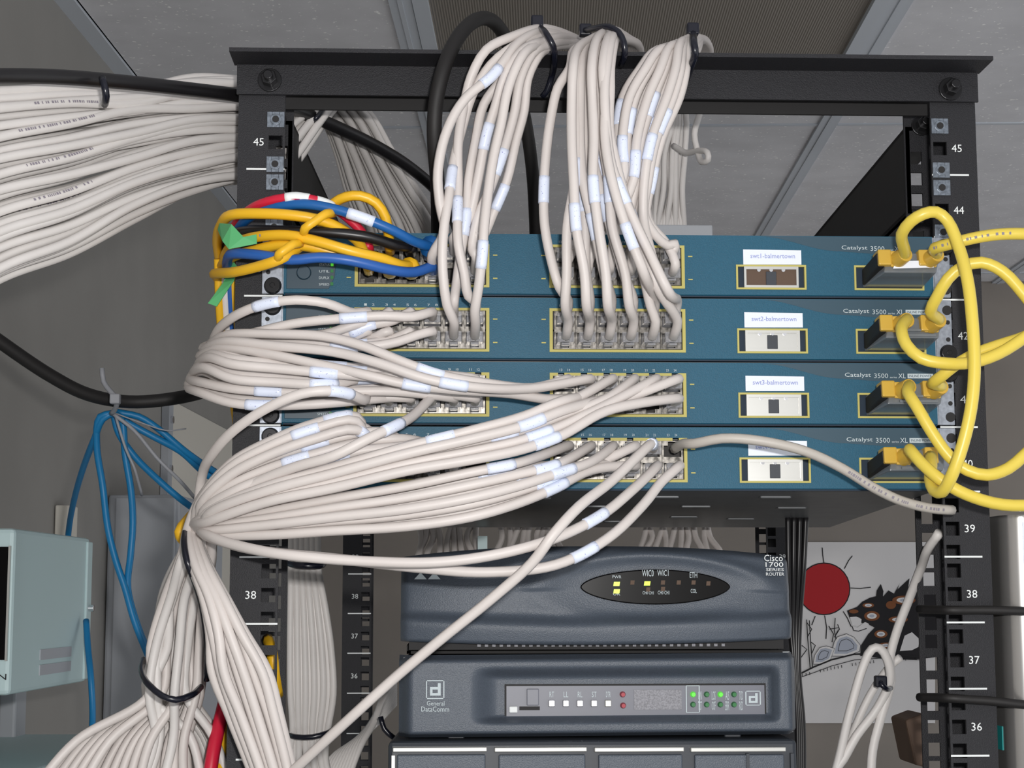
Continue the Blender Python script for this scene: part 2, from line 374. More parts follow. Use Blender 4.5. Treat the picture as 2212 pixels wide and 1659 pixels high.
def make_switch(i):
    z0 = zs[i]; z1 = z0+U-.0012
    t = thing('network_switch', ('teal rack switch with coloured patch cords at its left, topmost of four', 'teal rack switch second from the top of the four',
        'teal rack switch third from the top of the four', 'lowest of the four teal rack switches, its grey underside showing')[i], 'network switch', (0, .1, z0), 'stacked teal switches')
    # face: a slightly rounded teal moulding with openings for port groups and slots
    mb = MB(); xs = [XL, GA[0], GA[1], GB[0], GB[1], SL[0][0], SL[0][1], SL[1][0], SL[1][1], XR]
    zl, zh = z0+.0016, z1
    for k in range(9):
        a, b = xs[k], xs[k+1]
        if k in (1, 3): h0, h1 = z0+GZ[0], z0+GZ[1]
        elif k in (5, 7): h0, h1 = z0+SZ[0], z0+SZ[1]
        else: h0 = h1 = None
        for za, zb in ([(zl, zh)] if h0 is None else [(zl, h0), (h1, zh)]):
            mb.box(a, b, YF, YF+.004, za, zb)
    mb.add([(XL, YF, zl), (XR, YF, zl), (XR, YF+.003, z0), (XL, YF+.003, z0)], [(0, 1, 2, 3)])
    face = obj('front_panel', mb, M['teal'], t)
    mb = MB(); sag = .0107 if i == 3 else .002
    p = []
    for zz, s_ in ((z0+.0005, 1), (z1-.0006, 1)):
        p += [(XL+.001, YF+.012, zz), (XR-.001, YF+.012, zz), (XR-.002+SH*.2, .348, zz-sag*s_), (XL+.006+SH*.2, .348, zz-sag*s_)]
    mb.hexa(p); obj('case', mb, M['swbody'], t)
    mb = MB(); mb.box(XL+.001, XR-.001, YF+.001, YF+.004, z0, z0+.0014); obj('seam', mb, M['seam'], t)
    # printed swoosh round the model lettering
    poly = []
    for k in range(13):
        u = k/12; poly.append((gx(1640+u*180), YF-.0002, zh-.0004-.0098*(1-math.cos(u*math.pi))/2*1.05))
    for px in (1900, 1960): poly.append((gx(px), YF-.0002, zh-.0125))
    poly += [(XR-.0005, YF-.0002, zh-.0135), (XR-.0005, YF-.0002, zh-.0004)]
    mb = MB(); mb.add(poly, [tuple(range(len(poly)))]); obj('printed_swoosh', mb, M['tealdark'], t)
    zt = z0+gz(676)
    for s_, a, b, h in (('Catalyst', 1822, 1878, .0037), ('3500', 1885, 1915, .0033), ('series', 1919, 1934, .0014), ('XL', 1937, 1953, .0033)):
        text(s_, (gx(a), YF-.0006, zt), (gx(b)-gx(a), 0, 0), (0, 0, h), M['lettergrey'], face, 'model_lettering')
    if i != 0:
        mb = MB(); mb.box(gx(1957), gx(2012), YF-.0006, YF, zt, zt+.0032); obj('badge', mb, M['lettergrey'], t)
        text('INLINE POWER', (gx(1960), YF-.0009, zt+.0008), (gx(2009)-gx(1960), 0, 0), (0, 0, .0017), M['tealdark'], face, 'badge_lettering')
    # indicator panel with mode button and leds
    mb = MB(); a, b = XL+.002, gx(728)
    pl = [(a, YF-.0002, z0+.004), (b-.006, YF-.0002, z0+.004), (b-.002, YF-.0002, z0+.012), (b, YF-.0002, z1-.006), (b-.002, YF-.0002, z1-.003), (a, YF-.0002, z1-.003)]
    mb.prism(pl, (0, -.0006, 0)); obj('indicator_panel', mb, M['tealpanel'], t, bev=.0002)
    mb = MB(); c = Vector((gx(655), YF-.0008, z0+.015)); mb.cyl(c, c+Vector((0, -.0022, 0)), .0052, .0046, n=20); obj('mode_button', mb, M['tealpanel'], t, bev=.0004)
    text('MODE', c+Vector((-.004, -.0003, .0075)), (.008, 0, 0), (0, 0, .0016), M['lettergrey'], face, 'button_lettering')
    for k, s_ in enumerate(('SYSTEM', 'RPS', 'STATUS', 'UTIL', 'DUPLX', 'SPEED')):
        zz = z0+.0062+(5-k)*.0045
        text(s_, (gx(688), YF-.0011, zz), (.007, 0, 0), (0, 0, .0017), M['lettergrey'], face, 'indicator_lettering')
        mb = MB(); mb.box(gx(713), gx(719), YF-.0018, YF-.0006, zz, zz+.0022); obj('led', mb, M['ledgreen' if k == 2 else 'leddim'], t)
    # port groups
    for g, (a, b) in enumerate((GA, GB)):
        za, zb = z0+GZ[0], z0+GZ[1]; fr = MB(); e = .0022
        fr.box(a, a+e, YF-.0008, YF+.003, za, zb); fr.box(b-e, b, YF-.0008, YF+.003, za, zb); fr.box(a+e, b-e, YF-.0008, YF+.003, za, za+e*.8)
        n = 6; wd = (b-a)/n
        if i >= 2:
            for k in range(7):
                x0, x1 = max(a+e, a+wd*(k-.5)+.0022), min(b-e, a+wd*(k+.5)-.0022); fr.box(x0, x1, YF-.0008, YF+.003, zb-e, zb)
        else: fr.box(a+e, b-e, YF-.0008, YF+.003, zb-e*.8, zb)
        obj('port_frame', fr, M['yellowprint'], t)
        mb = MB(); mb.box(a+.001, b-.001, YF+.011, YF+.012, za, zb)
        for k in range(7): mb.box(a+.003+(b-a-.006)/6*k-.0006, a+.003+(b-a-.006)/6*k+.0006, YF+.001, YF+.011, za, zb)
        mb.box(a+.001, b-.001, YF+.001, YF+.011, (za+zb)/2-.0006, (za+zb)/2+.0006)
        obj('port_recess', mb, M['portdark'], t)
        for c in range(6):
            for r in (0, 1):
                pos, _, _ = portpos(i, g, c, r)
                if r not in port_src:
                    pm = port_mesh(r); pm.v = [v+pos for v in pm.v]
                    o = obj('port', pm, M['shield'], t); port_src[r] = (o, Vector(pos))
                else:
                    o, p0 = port_src[r]; cp = o.copy(); COL.objects.link(cp); cp.parent = t
                    cp.location = (pos-p0)+(LOC[o.name]-LOC[t.name])
                # port number above and below
            pos, _, _ = portpos(i, g, c, 0)
            text(str(g*12+c*2+1), (pos.x-.0035, YF-.0004, zb+.0012), (.0018, 0, 0), (0, 0, .0016), M['lettergrey'], face, 'port_number')
            text(str(g*12+c*2+2), (pos.x+.0018, YF-.0004, zb+.0012), (.0018, 0, 0), (0, 0, .0016), M['lettergrey'], face, 'port_number')
        for px_ in (a-.0055, b+.0025):
            for zz in (za+.006, zb-.008):
                mb = MB(); mb.box(px_, px_+.003, YF-.0004, YF, zz, zz+.0008); obj('port_range_mark', mb, M['yellowprint'], t)
    # module slots
    for k, (a, b) in enumerate(SL):
        za, zb = z0+SZ[0], z0+SZ[1]; fr = MB(); e = .0013
        fr.box(a, a+e, YF-.0008, YF+.003, za, zb); fr.box(b-e, b, YF-.0008, YF+.003, za, zb); fr.box(a+e, b-e, YF-.0008, YF+.003, za, za+e); fr.box(a+e, b-e, YF-.0008, YF+.003, zb-e, zb)
        obj('slot_frame', fr, M['yellowprint'], t)
        mb = MB(); mb.box(a+e, b-e, YF+.0015, YF+.003, za+e, zb-e); obj('slot_recess', mb, M['seam'], t)
        if k == 0:
            ia, ib = a+.0055, b-.0055; mb = MB()
            for q in ((ia, ia+.0015, za+e, zb-e), (ib-.0015, ib, za+e, zb-e), (ia+.0015, ib-.0015, za+e, za+.003), (ia+.0015, ib-.0015, zb-.0032, zb-e)): mb.box(q[0], q[1], YF-.0012, YF+.002, q[2], q[3])
            obj('slot_cover_rim', mb, M['trim'], t)
            mb = MB(); mb.box(ia+.0015, ib-.0015, YF+.0002, YF+.0015, za+.003, zb-.0032); obj('slot_cover', mb, M['brown' if i == 0 else 'trim'], t)
            mb = MB(); mc = (ia+ib)/2; mb.box(mc-.0036, mc+.0036, YF-.0006, YF+.0002, za+.0032, zb-.0046); obj('slot_latch', mb, M['slatedark'], t, bev=.0003)
            for j in (-1, 0, 1):
                mb = MB(); mb.cyl((mc+j*.0085, YF-.0008, zb-.0036), (mc+j*.0085, YF+.001, zb-.0036), .0013, n=10); obj('slot_dimple', mb, M['steel'], t)
    # mounting ears
    for side, (pa, pb) in ((-1, (566, 612)), (1, (2016, 2052))):
        a, b = W(pa, 580, -.0035).x, W(pb, 580, -.0035).x
        mb = MB(); mb.box(a, b, -.0035, -.0015, z0+.001, z0+U-.001); x = b if side < 0 else a
        mb.box(x-.001, x+.001, -.0035, .04, z0+.001, z0+U-.001)
        ear = obj('mounting_ear', mb, M['zinc'], t, bev=.0004)
        for j, zz in enumerate((z0+.0065, z0+.0365)):
            c = Vector((side*.2326, -.0035, zz))
            if (i+j+(side > 0)) % 2 == 0:
                mb = MB(); mb.cyl(c, c+Vector((0, -.003, 0)), .0062, .0052, n=20); mb.cyl(c+Vector((0, -.003, 0)), c+Vector((0, -.0034, 0)), .002, n=6)
                obj('screw', mb, M['blackbolt'], ear, bev=.0003)
            else:
                mb = MB(); mb.cyl(c+Vector((0, -.0003, 0)), c+Vector((0, .0005, 0)), .0034, n=16); obj('ear_hole', mb, M['rackdark'], ear)
        for j in range(2):
            c = Vector(((a+b)/2+side*.003, -.0037, z0+.016+j*.012)); mb = MB(); mb.cyl(c, c+Vector((0, .0006, 0)), .0016, n=10); obj('ear_hole', mb, M['rackdark'], ear)
    # dymo sticker above the first module slot
    st = MB(); a, b = (1608, 1734); dz = (-.0005, .0, .0004, .0006)[i]
    za, zb = z0+SZ[1]+.0006+dz, z0+SZ[1]+.0112+dz; x0, x1 = gx(a)+(i == 3)*.001, gx(b)+(i == 3)*.001
    st.prism([(x0, YF-.0003, za), (x1, YF-.0003, za+.0002), (x1, YF-.0003, zb-.0004), (x0, YF-.0003, zb)], (0, -.0004, 0))
    s = obj('name_sticker', st, M['sticker'], t)
    text('swt%d-balmertown' % (i+1), (x0+.005, YF-.0009, za+.0045), (.031, 0, 0), (0, 0, .0032), M['ink'], s, 'sticker_lettering')
    return t
SW = [make_switch(i) for i in range(4)]
for j, (xx, yy) in enumerate(((.04, .05), (.075, .13), (.08, .23), (.12, .05), (.15, .14), (.13, .25), (.0, .13), (-.05, .06), (.03, .28))):
    zz = zs[3]+.0005-.0107*(yy-.006)/.342; mb = MB(); mb.box(xx-.011, xx+.011, yy-.005, yy+.005, zz-.0012, zz+.001)
    obj('pressed_vent', mb, M['swbody'], SW[3], bev=.0008)
# ================================================================== CABLES
RC = .0033
def V3(p): return p if isinstance(p, Vector) else W(*p)
def cable(name, label, pts, r=RC, m='cable', cat='cable', group=None, labels=(), plug=None, boot=None, n=8, step=.007, sl=.018, legend=None):
    P = spline([V3(p) for p in pts], step)
    mb = MB().tube(P, r, n)
    o = obj(name, mb, M[m], smooth=True, label=label, cat=cat, group=group, origin=P[0], normals=False)
    L = [0]
    for a, b in zip(P, P[1:]): L.append(L[-1]+(b-a).length)
    def at(s):
        for k in range(len(L)-1):
            if L[k+1] >= s:
                f = (s-L[k])/max(1e-9, L[k+1]-L[k]); return P[k].lerp(P[k+1], f)
        return P[-1]
    for l in labels:
        if isinstance(l, tuple):            # nearest point of the run to a given spot
            ax_, val = l; k0 = int(len(P)*.22)
            s0 = min(((abs(proj(P[k])[ax_]-val), L[k]) for k in range(k0, len(P)-2)))[1]
        else: s0 = l*L[-1]
        q = [at(s0-sl/2+sl*k/6) for k in range(7)]
        s_ = obj('cable_label', MB().tube(q, r*1.13, n+2), M['sleeve'], o, smooth=False, normals=False)
        for f in s_.data.polygons: f.use_smooth = len(f.vertices) == 4
    if plug is not None:
        e = P[-1]; mb = MB(); mb.box(e.x-.0056, e.x+.0056, YF-.014, YF+.008, e.z-.0036, e.z+.0036)
        s = plug; mb.box(e.x-.0028, e.x+.0028, YF-.012, YF+.004, min(e.z+s*.0036, e.z+s*.0052), max(e.z+s*.0036, e.z+s*.0052))
        obj('plug', mb, M['clear'], o, bev=.0005)
        mb = MB()
        for k in range(4): mb.box(e.x-.0042+k*.0022, e.x-.0032+k*.0022, YF-.010, YF-.002, e.z-.0012, e.z+.0012)
        obj('plug_contacts', mb, M['shield'], o)
    if legend:                              # faint run of printed characters along the jacket
        s0, s1 = legend[0]*L[-1], legend[1]*L[-1]; mb = MB(); lr = random.Random(len(P)*31+int(L[-1]*1e4))
        while s0 < s1:
            ln = lr.choice((.0008, .0012, .0016)); a, b = at(s0), at(s0+ln)
            if lr.random() > .12:
                t = (b-a).normalized(); f = Vector((-.15, -1, -.1)); f = (f-t*f.dot(t)).normalized(); u = t.cross(f)*.0009; f = f*r*1.03
                mb.add([a+f-u, b+f-u, b+f+u, a+f+u], [(0, 1, 2, 3)])
            s0 += ln+lr.choice((.0006, .0007, .0022))
        if mb.v: obj('printed_legend', mb, M['legend'], o, normals=False)
    if boot:
        k = len(P)-1; q = [at(L[-1]-.022+.022*j/5) for j in range(6)]
        obj('boot', MB().tube(q, boot[1], 10), M[boot[0]], o, smooth=True, normals=False)
    return o
def into(sw, g, c, r, lift=0, out=.05, dx=0):     # last points of a cable that ends in a jack
    p, _, _ = portpos(sw, g, c, r)
    return [Vector((p.x+dx, YF-out, p.z+lift)), Vector((p.x+dx*.3, YF-.026, p.z+lift*.3)), Vector((p.x, YF-.012, p.z))]
NTH = ['first', 'second', 'third', 'fourth', 'fifth', 'sixth', 'seventh', 'eighth', 'ninth', 'tenth', 'eleventh', 'twelfth']
ordn = ['first', 'second', 'third', 'fourth', 'fifth', 'sixth']
swn = ['top switch', 'second switch', 'third switch', 'lowest switch']
def plabel(sw, g, c, r, kind='white cable'):
    return '%s in %s, %s block, %s row, %s port from left' % (kind, swn[sw], ('left', 'right')[g], ('upper', 'lower')[r], ordn[c])
def pcable(sw, g, c, r, pts, lift=0, out=.05, m='cable', labels=(), kind='white cable', group=None, dx=0, **k):
    return cable('network_cable', plabel(sw, g, c, r, kind), list(pts)+into(sw, g, c, r, lift, out, dx), m=m, labels=labels, plug=1 if r == 0 else -1, group=group, **k)
# ---- bundle over the bar to the left port blocks
tailA = lambda j: [(1335+j*3, 200, .20), (1318+j*3, 125, .15), (1245, 84+j*5, .05)]
GRA = 'cables hanging over the left of the top bar'
A = [
 ((1,0,5,0), [(1168,62,-.020),(1110,78,-.045),(1050,108,-.055),(1018,165,-.055),(1004,220,-.05),(990,300,-.05),(989,400,-.05),(988,470,-.055),(990,530,-.058),(1003,590,-.055),(1012,640,-.05)], (1, 460)),
 ((0,0,3,1), [(1165,70,-.028),(1120,92,-.05),(1090,130,-.06),(1062,165,-.066),(1005,213,-.068),(966,280,-.068),(946,370,-.066),(950,440,-.062),(960,500,-.055)], (1, 165)),
 ((1,0,4,1), [(1175,76,-.024),(1110,100,-.05),(1060,140,-.052),(1020,205,-.05),(1000,270,-.045),(980,350,-.05),(970,420,-.06),(958,500,-.064),(956,580,-.062),(966,660,-.055)], (1, 385)),
 ((1,0,4,0), [(1172,84,-.030),(1120,120,-.046),(1085,170,-.046),(1045,225,-.044),(1028,300,-.044),(1012,390,-.046),(1008,460,-.047),(996,540,-.045),(985,620,-.042)], (1, 470)),
 ((0,0,4,0), [(1178,88,-.034),(1125,112,-.058),(1090,165,-.06),(1070,230,-.056),(1050,295,-.054),(1034,380,-.05),(1018,455,-.046),(1004,510,-.04)], (1, 290)),
 ((1,0,5,1), [(1182,92,-.026),(1130,118,-.062),(1098,190,-.066),(1082,270,-.066),(1066,340,-.066),(1054,420,-.066),(1046,490,-.068),(1042,550,-.068),(1034,620,-.062),(1026,670,-.055)], (1, 540)),
 ((0,0,5,1), [(1184,98,-.032),(1148,118,-.05),(1124,170,-.052),(1112,240,-.05),(1096,300,-.05),(1080,350,-.05),(1058,410,-.048),(1032,470,-.046),(1020,540,-.044)], (1, 345)),
 ((0,0,5,0), [(1188,104,-.024),(1162,122,-.044),(1140,170,-.046),(1132,240,-.044),(1116,300,-.044),(1095,390,-.044),(1066,460,-.04),(1044,510,-.036)], (1, 420))]
for j, (p, pts, l) in enumerate(A): pcable(*p, tailA(j % 4)+pts, labels=(l,), group=GRA, lift=.006, out=.04)
# ---- bundle over the middle of the bar to the right block of the second switch
GRB = 'cables hanging over the middle of the top bar'
BP = [(1,1,0,0),(1,1,0,1),(1,1,1,1),(1,1,1,0),(1,1,2,0),(1,1,2,1),(1,1,3,0),(1,1,3,1),(1,1,4,0),(1,1,4,1),(1,1,5,1),(1,1,5,0)]
perm = [0, 2, 1, 4, 3, 6, 5, 8, 9, 7, 11, 10]
mids = {0: [(1205,190),(1190,255),(1180,330),(1175,410),(1176,480),(1188,550),(1208,620)],
        10: [(1318,190),(1316,280),(1330,350),(1352,430),(1386,520),(1420,620)], 11: [(1306,190),(1310,280),(1322,360),(1358,450),(1400,540),(1444,630)]}
for k in range(12):
    p = BP[k]; e, _, _ = portpos(*p); s = perm[k]; Yk = -.052-.012*(k % 3)-.004*rnd.random()
    top = [(1330+s*4, 190, .16), (1325+s*5, 78+s*2, .05), (1296+s*4, 66+abs(s-5)*3, -.012), (1240+s*8, 100-s*2+abs(s-6)*1.5, Yk+.018), (1230+s*8, 150, Yk)]
    if k in mids: body = [(x, y, Yk-.003) for x, y in mids[k]]
    else:
        xt = 1226+s*9; ex = 1221+p[2]*46
        body = [(xt, 220, Yk), (xt+(k % 2)*3, 300, Yk-.004), (xt+(ex-xt)*.18+rnd.uniform(-6, 6), 390, Yk-.006), (xt+(ex-xt)*.52+rnd.uniform(-8, 8), 490, Yk-.006), (xt+(ex-xt)*.86, 590, Yk-.002)]
        if p[3] == 1: body.append((ex, 660, Yk+.006))
    pcable(*p, top+body, labels=((1, (410, 380, 465, 430, 500, 400, 450, 408, 520, 360, 490, 405)[k]),), group=GRB, lift=.008, out=.035)
# ---- bundle over the right of the bar to the right block of the top switch
GRC = 'cables hanging over the right of the top bar'
CPORT = [(0,1,0,1),(0,1,0,0),(0,1,1,1),(0,1,1,0),(0,1,2,1),(0,1,3,0),(0,1,3,1),(0,1,4,1),(0,1,5,0),(0,1,5,1)]
for k in range(10):
    p = CPORT[k]; Yk = -.040-.010*((k*2) % 3)/2-.002*rnd.random()
    top = [(1520-k, 190, .17), (1532-k*2, 105, .08), (1512, 84, .03), (1494, 82+(9-k)*4, -.010), (1420+k*7, 108-k*2, Yk+.012), (1382+k*11, 150, Yk)]
    x2 = 1346+k*13.5; x3 = 1334+k*10.5; x4 = 1336+k*8; ex = 1221+p[2]*46
    body = [(x2, 210, Yk-.004), (x3, 300, Yk-.006), (x4, 390, Yk-.004), (x4*.55+ex*.45-8+(k > 7)*(-22), 470, Yk), (x4*.2+ex*.8, 530, Yk+.010)]
    pcable(*p, top+body, labels=((1, (240, 330, 270, 300, 350, 230, 290, 320, 265, 385)[k]),), group=GRC, lift=.004, out=.028)
# ---- loop of cables round the left post to the second and third switches
GRE = 'white loop round the left post'
def loop_start(x, y, k): return [(600, y+8, .11), (540, y+4+k, .085), (x+22, y-2+k*.5, .05), (x, y+8, .015)]
E_ = [((1,0,0,0), [(478,705,-.02),(520,676,-.045),(575,656,-.055),(640,648,-.058),(705,655,-.056),(765,676,-.045)], (462,728), (0, 575)),
 ((1,0,3,0), [(500,730,-.025),(560,716,-.04),(640,698,-.05),(740,688,-.055),(830,682,-.055),(890,684,-.05)], (470,740), (0, 755)),
 ((1,0,1,0), [(500,738,-.02),(600,728,-.035),(700,722,-.042),(765,702,-.045),(815,690,-.04)], (462,745), (0, 640)),
 ((1,0,2,0), [(500,742,-.018),(620,738,-.03),(745,724,-.04),(800,702,-.042),(850,692,-.04)], (455,748), (0, 790)),
 ((1,0,0,1), [(520,748,-.015),(640,745,-.025),(740,738,-.03)], (450,752), (0, 640)),
 ((1,0,1,1), [(520,750,-.02),(660,748,-.028),(780,738,-.03)], (446,755), (0, 700)),
 ((1,0,2,1), [(520,755,-.03),(660,752,-.035),(800,742,-.04),(850,732,-.036)], (444,758), (0, 760)),
 ((1,0,3,1), [(520,735,-.022),(660,742,-.045),(800,748,-.05),(860,738,-.048),(900,724,-.045)], (440,745), (0, 740)),
 ((2,1,0,0), [(500,722,-.03),(600,722,-.05),(700,727,-.062),(780,746,-.07),(870,782,-.075),(950,810,-.075),(1050,828,-.07),(1150,838,-.055)], (455,735), (0, 925)),
 ((2,1,0,1), [(480,752,-.03),(580,765,-.055),(700,790,-.068),(800,812,-.075),(880,830,-.075),(980,842,-.07),(1100,850,-.06),(1180,862,-.05)], (432,762), (0, 905)),
 ((2,1,1,0), [(490,738,-.035),(600,748,-.058),(720,760,-.07),(820,785,-.08),(920,818,-.083),(1020,836,-.08),(1140,840,-.06)], (440,748), (0, 985))]
for p, pts, (lx, ly), l in E_: pcable(*p, loop_start(lx, ly, 0)+pts, labels=(l,), group=GRE, out=.035, m='cable')
for k in range(12):
    c = 5-(k % 6); r = 0 if k < 6 else 1; e, _, _ = portpos(2, 0, c, r)
    if (c, r) in ((0, 1), (3, 1)): continue
    lx = 436-min(k, 8)*3.6; ly = 768+k*6; Yk = -.036-.013*(k % 3)-.003*rnd.random()
    exx = 790+c*46
    pts = [(lx+28, ly+(-10 if k < 7 else 6)+k*1.5, Yk+.018), (505, 766+k*10.5, Yk), (600, 776+k*10, Yk-.004), (700, 789+k*8.3, Yk-.006)]
    if exx > 860: pts.append((800 if exx < 930 else 850, 800+k*6.5, Yk-.004))
    o = pcable(2, 0, c, r, loop_start(lx, ly, 0)+pts, labels=((0, (720, 770, 690, 745, 800, 705, 660, 575, 740, 620, 560, 700)[k]),), group=GRE, out=.034, m='cable')
# ---- tied fan of cables from the bundle at the lower left
GRF = 'white fan tied beside the left post'
def trunk(s, d):                            # s in -1..1 across the bundle, d depth offset
    return [(235+s*175, 1720, .04+d), (285+s*120, 1600, .05+d), (372+s*55+rnd.uniform(-6, 6), 1500, .055+d), (384+s*48+rnd.uniform(-14, 14), 1400, .055+d), (396+s*38+rnd.uniform(-9, 9), 1290, .045+d),
            (425+s*32, 1205+s*8, .015+d*.6), (432+s*26, 1150+s*10, -.008+d*.4)]
fan = []
for k in range(11):                         # to the left block of the lowest switch, arching above it
    c = k//2; r = k % 2; exx = 790+c*46
    base = 1095+k*3
    a = [(432+k, base-15, -.03), (500, 1000+k*8, -.05), (580, 955+k*9.5, -.058), (680, 915+k*11, -.062), (770, 900+k*9.5, -.06)]
    if exx > 860: a.append((min(exx-60, 880), 903+k*7.5, -.058))
    if exx > 960: a.append((exx-60, 915+k*5, -.055))
    fan.append(((3,0,c,r), a, (0, (735, 650, 620, 790, 690, 760, 640, 830, 720, 850, 780)[k])))
for k, p in enumerate(((2,1,1,1),(2,1,2,0),(2,1,2,1),(2,1,3,0),(2,1,3,1),(2,1,4,0),(2,1,5,0),(2,1,5,1))):     # up to the right block of the third switch
    ex = 1221+p[2]*46; o_ = k*10.5
    a = [(450, 1105+k*3, -.04), (580, 1050+o_*.45, -.068), (720, 1010+o_*.6, -.078), (880, 965+o_*.7, -.084), (1020, 930+o_*.85, -.085), (1130, 900+o_*.95, -.08), (1215, 866+o_, -.072)]
    if ex > 1330: a.append((1310, 842+o_*.62, -.06))
    fan.append((p, a, (0, (950, 1120, 1150, 1090, 1190, 1170, 1140, 1185)[k])))
for k, p in enumerate(((3,1,0,0),(3,1,0,1),(3,1,1,0),(3,1,1,1),(3,1,2,0),(3,1,2,1),(3,1,3,0),(3,1,3,1))):     # level run to the right block of the lowest switch
    ex = 1221+p[2]*46; o_ = k*13
    a = [(455, 1132+k*3.5, -.035), (580, 1105+o_*.55, -.06), (720, 1078+o_*.75, -.075), (880, 1050+o_*.95, -.083), (1020, 1020+o_*1.05, -.086), (1120, 1000+o_*.95, -.08)]
    if ex > 1240: a.append((1200, 985+o_*.75, -.07))
    if ex > 1300: a.append((1275, 975+o_*.45, -.055))
    fan.append((p, a, (0, (1090, 1060, 1180, 1150, 1215, 1190, 1240, 1205)[k])))
fan.append(((2,0,3,1), [(450, 1110, -.045), (560, 1040, -.07), (640, 1008, -.085), (720, 985, -.095), (800, 945, -.095), (850, 922, -.085), (890, 900, -.065)], (0, 845)))
fan.append(((2,0,0,1), [(436, 1030, -.015), (458, 982, -.045), (505, 930, -.07), (580, 880, -.085), (650, 851, -.09), (705, 844, -.09), (752, 850, -.08), (785, 864, -.06)], (0, 730)))
fan.append(((3,1,4,1), [(440, 1152, -.04), (490, 1172, -.065), (600, 1196, -.09), (800, 1213, -.1), (950, 1214, -.105), (1080, 1196, -.105), (1200, 1162, -.1), (1300, 1112, -.085), (1370, 1055, -.065)], .84))
fan.append(((3,1,5,1), [(446, 1158, -.03), (540, 1186, -.06), (720, 1206, -.085), (900, 1226, -.095), (1050, 1236, -.1), (1200, 1220, -.1), (1310, 1165, -.09), (1390, 1090, -.07), (1430, 1040, -.055)], .80))
N = len(fan)
for k, (p, a, l) in enumerate(fan):
    s = -1+2*((k*7) % N)/(N-1); d = ((k*5) % N)/N*.05-.02
    jit = -.004*((k*3) % 5)
    pcable(*p, trunk(s, d)+[(x, y, Y+jit) for x, y, Y in a], labels=(l,), group=GRF, out=.038, m='cable')
for k in range(16):                         # the rest of the tied bundle, turning back behind the post
    s = -1+2*k/15; d = rnd.uniform(-.03, .03)
    tr = trunk(s, d); tr[0] = (430+k*6-140*(k % 2), 1720, .06+d); tr[1] = (400+k*5-70*(k % 2), 1590, .06+d)
    cable('network_cable', 'white cable in the tied bundle left of the left post', tr[:-1]+[(440+k, 1150, .06+d), (520, 1140, .1)], m='cablegrey', group='tied bundle left of the left post')
# single cable running down across the lower devices
pcable(3,1,4,0, [(560, 1735, -.02), (640, 1659, -.05), (760, 1548, -.075), (860, 1458, -.085), (960, 1375, -.095), (1060, 1295, -.105), (1150, 1215, -.115), (1195, 1155, -.12), (1250, 1095, -.11), (1320, 1040, -.09)], labels=(.93,), kind='white', dx=-.006)['label'] = 'single white cable running diagonally down across both lower devices'
cable('network_cable', 'beige grey cable arching right from the lowest switch past the name sticker', [Vector((portpos(3,1,5,0)[0].x, YF-.012, portpos(3,1,5,0)[0].z)), Vector((portpos(3,1,5,0)[0].x+.003, YF-.03, portpos(3,1,5,0)[0].z+.002)),
    (1500, 958, -.05), (1560, 947, -.06), (1640, 952, -.065), (1740, 975, -.065), (1820, 1012, -.06), (1890, 1055, -.055), (1950, 1083, -.05), (2010, 1098, -.045), (2058, 1102, -.035)], m='cablebeige', legend=(.62, .95))
# ---- strands hanging in front of the left post
for k in range(10):
    s = k/9; j = rnd.uniform(-6, 6)
    P = [(430+s*10, 1120, .03), (404+s*22, 1150+s*8, -.005), (412+s*40, 1215+s*10, -.03), (436+s*56+j, 1290, -.042), (452+s*82+j*.6, 1370, -.046), (462+s*112-j, 1450, -.045), (496+s*108, 1545, -.04), (545+s*88, 1670, -.035), (565+s*80, 1740, -.03)]
    cable('network_cable', '%s white cable from the left in the strand before the left post' % NTH[k], [(x, y, Y-.005*(k % 3)) for x, y, Y in P], group='strand in front of the left post')
# ---- flat vertical bundle between the left posts
for k in range(11):
    s = k/10; back = 0; bulge = s*s
    P = [(628+s*58, 1130, .24), (629+s*58, 1225, .235), (628+s*(66)+8*bulge, 1310, .23), (627+s*74+14*bulge, 1400, .23), (628+s*74+18*bulge, 1500, .23), (632+s*64+10*bulge, 1590, .235), (622+s*90+rnd.uniform(-8, 8), 1650, .24), (612+s*130, 1740, .24)]
    cable('network_cable', '%s white cable from the left in the flat upright bundle behind the left post' % NTH[k], [(x+back*3, y, Y+back*.007+.002*(k % 2)) for x, y, Y in P], r=.0029, m='cablegrey', group='flat upright bundle')
for k in range(10):
    P = [(660+k*8, 1740, .25), (715+k*7, 1640-k*3, .26), (770+k*4, 1600-k*4, .28), (815+k*1, 1560-k*5, .30), (852, 1520-k*6, .33)]
    cable('network_cable', 'white cable in the small bundle rising left of the lower modem', P, r=.0028, m='cablegrey', group='small bundle left of the modem')
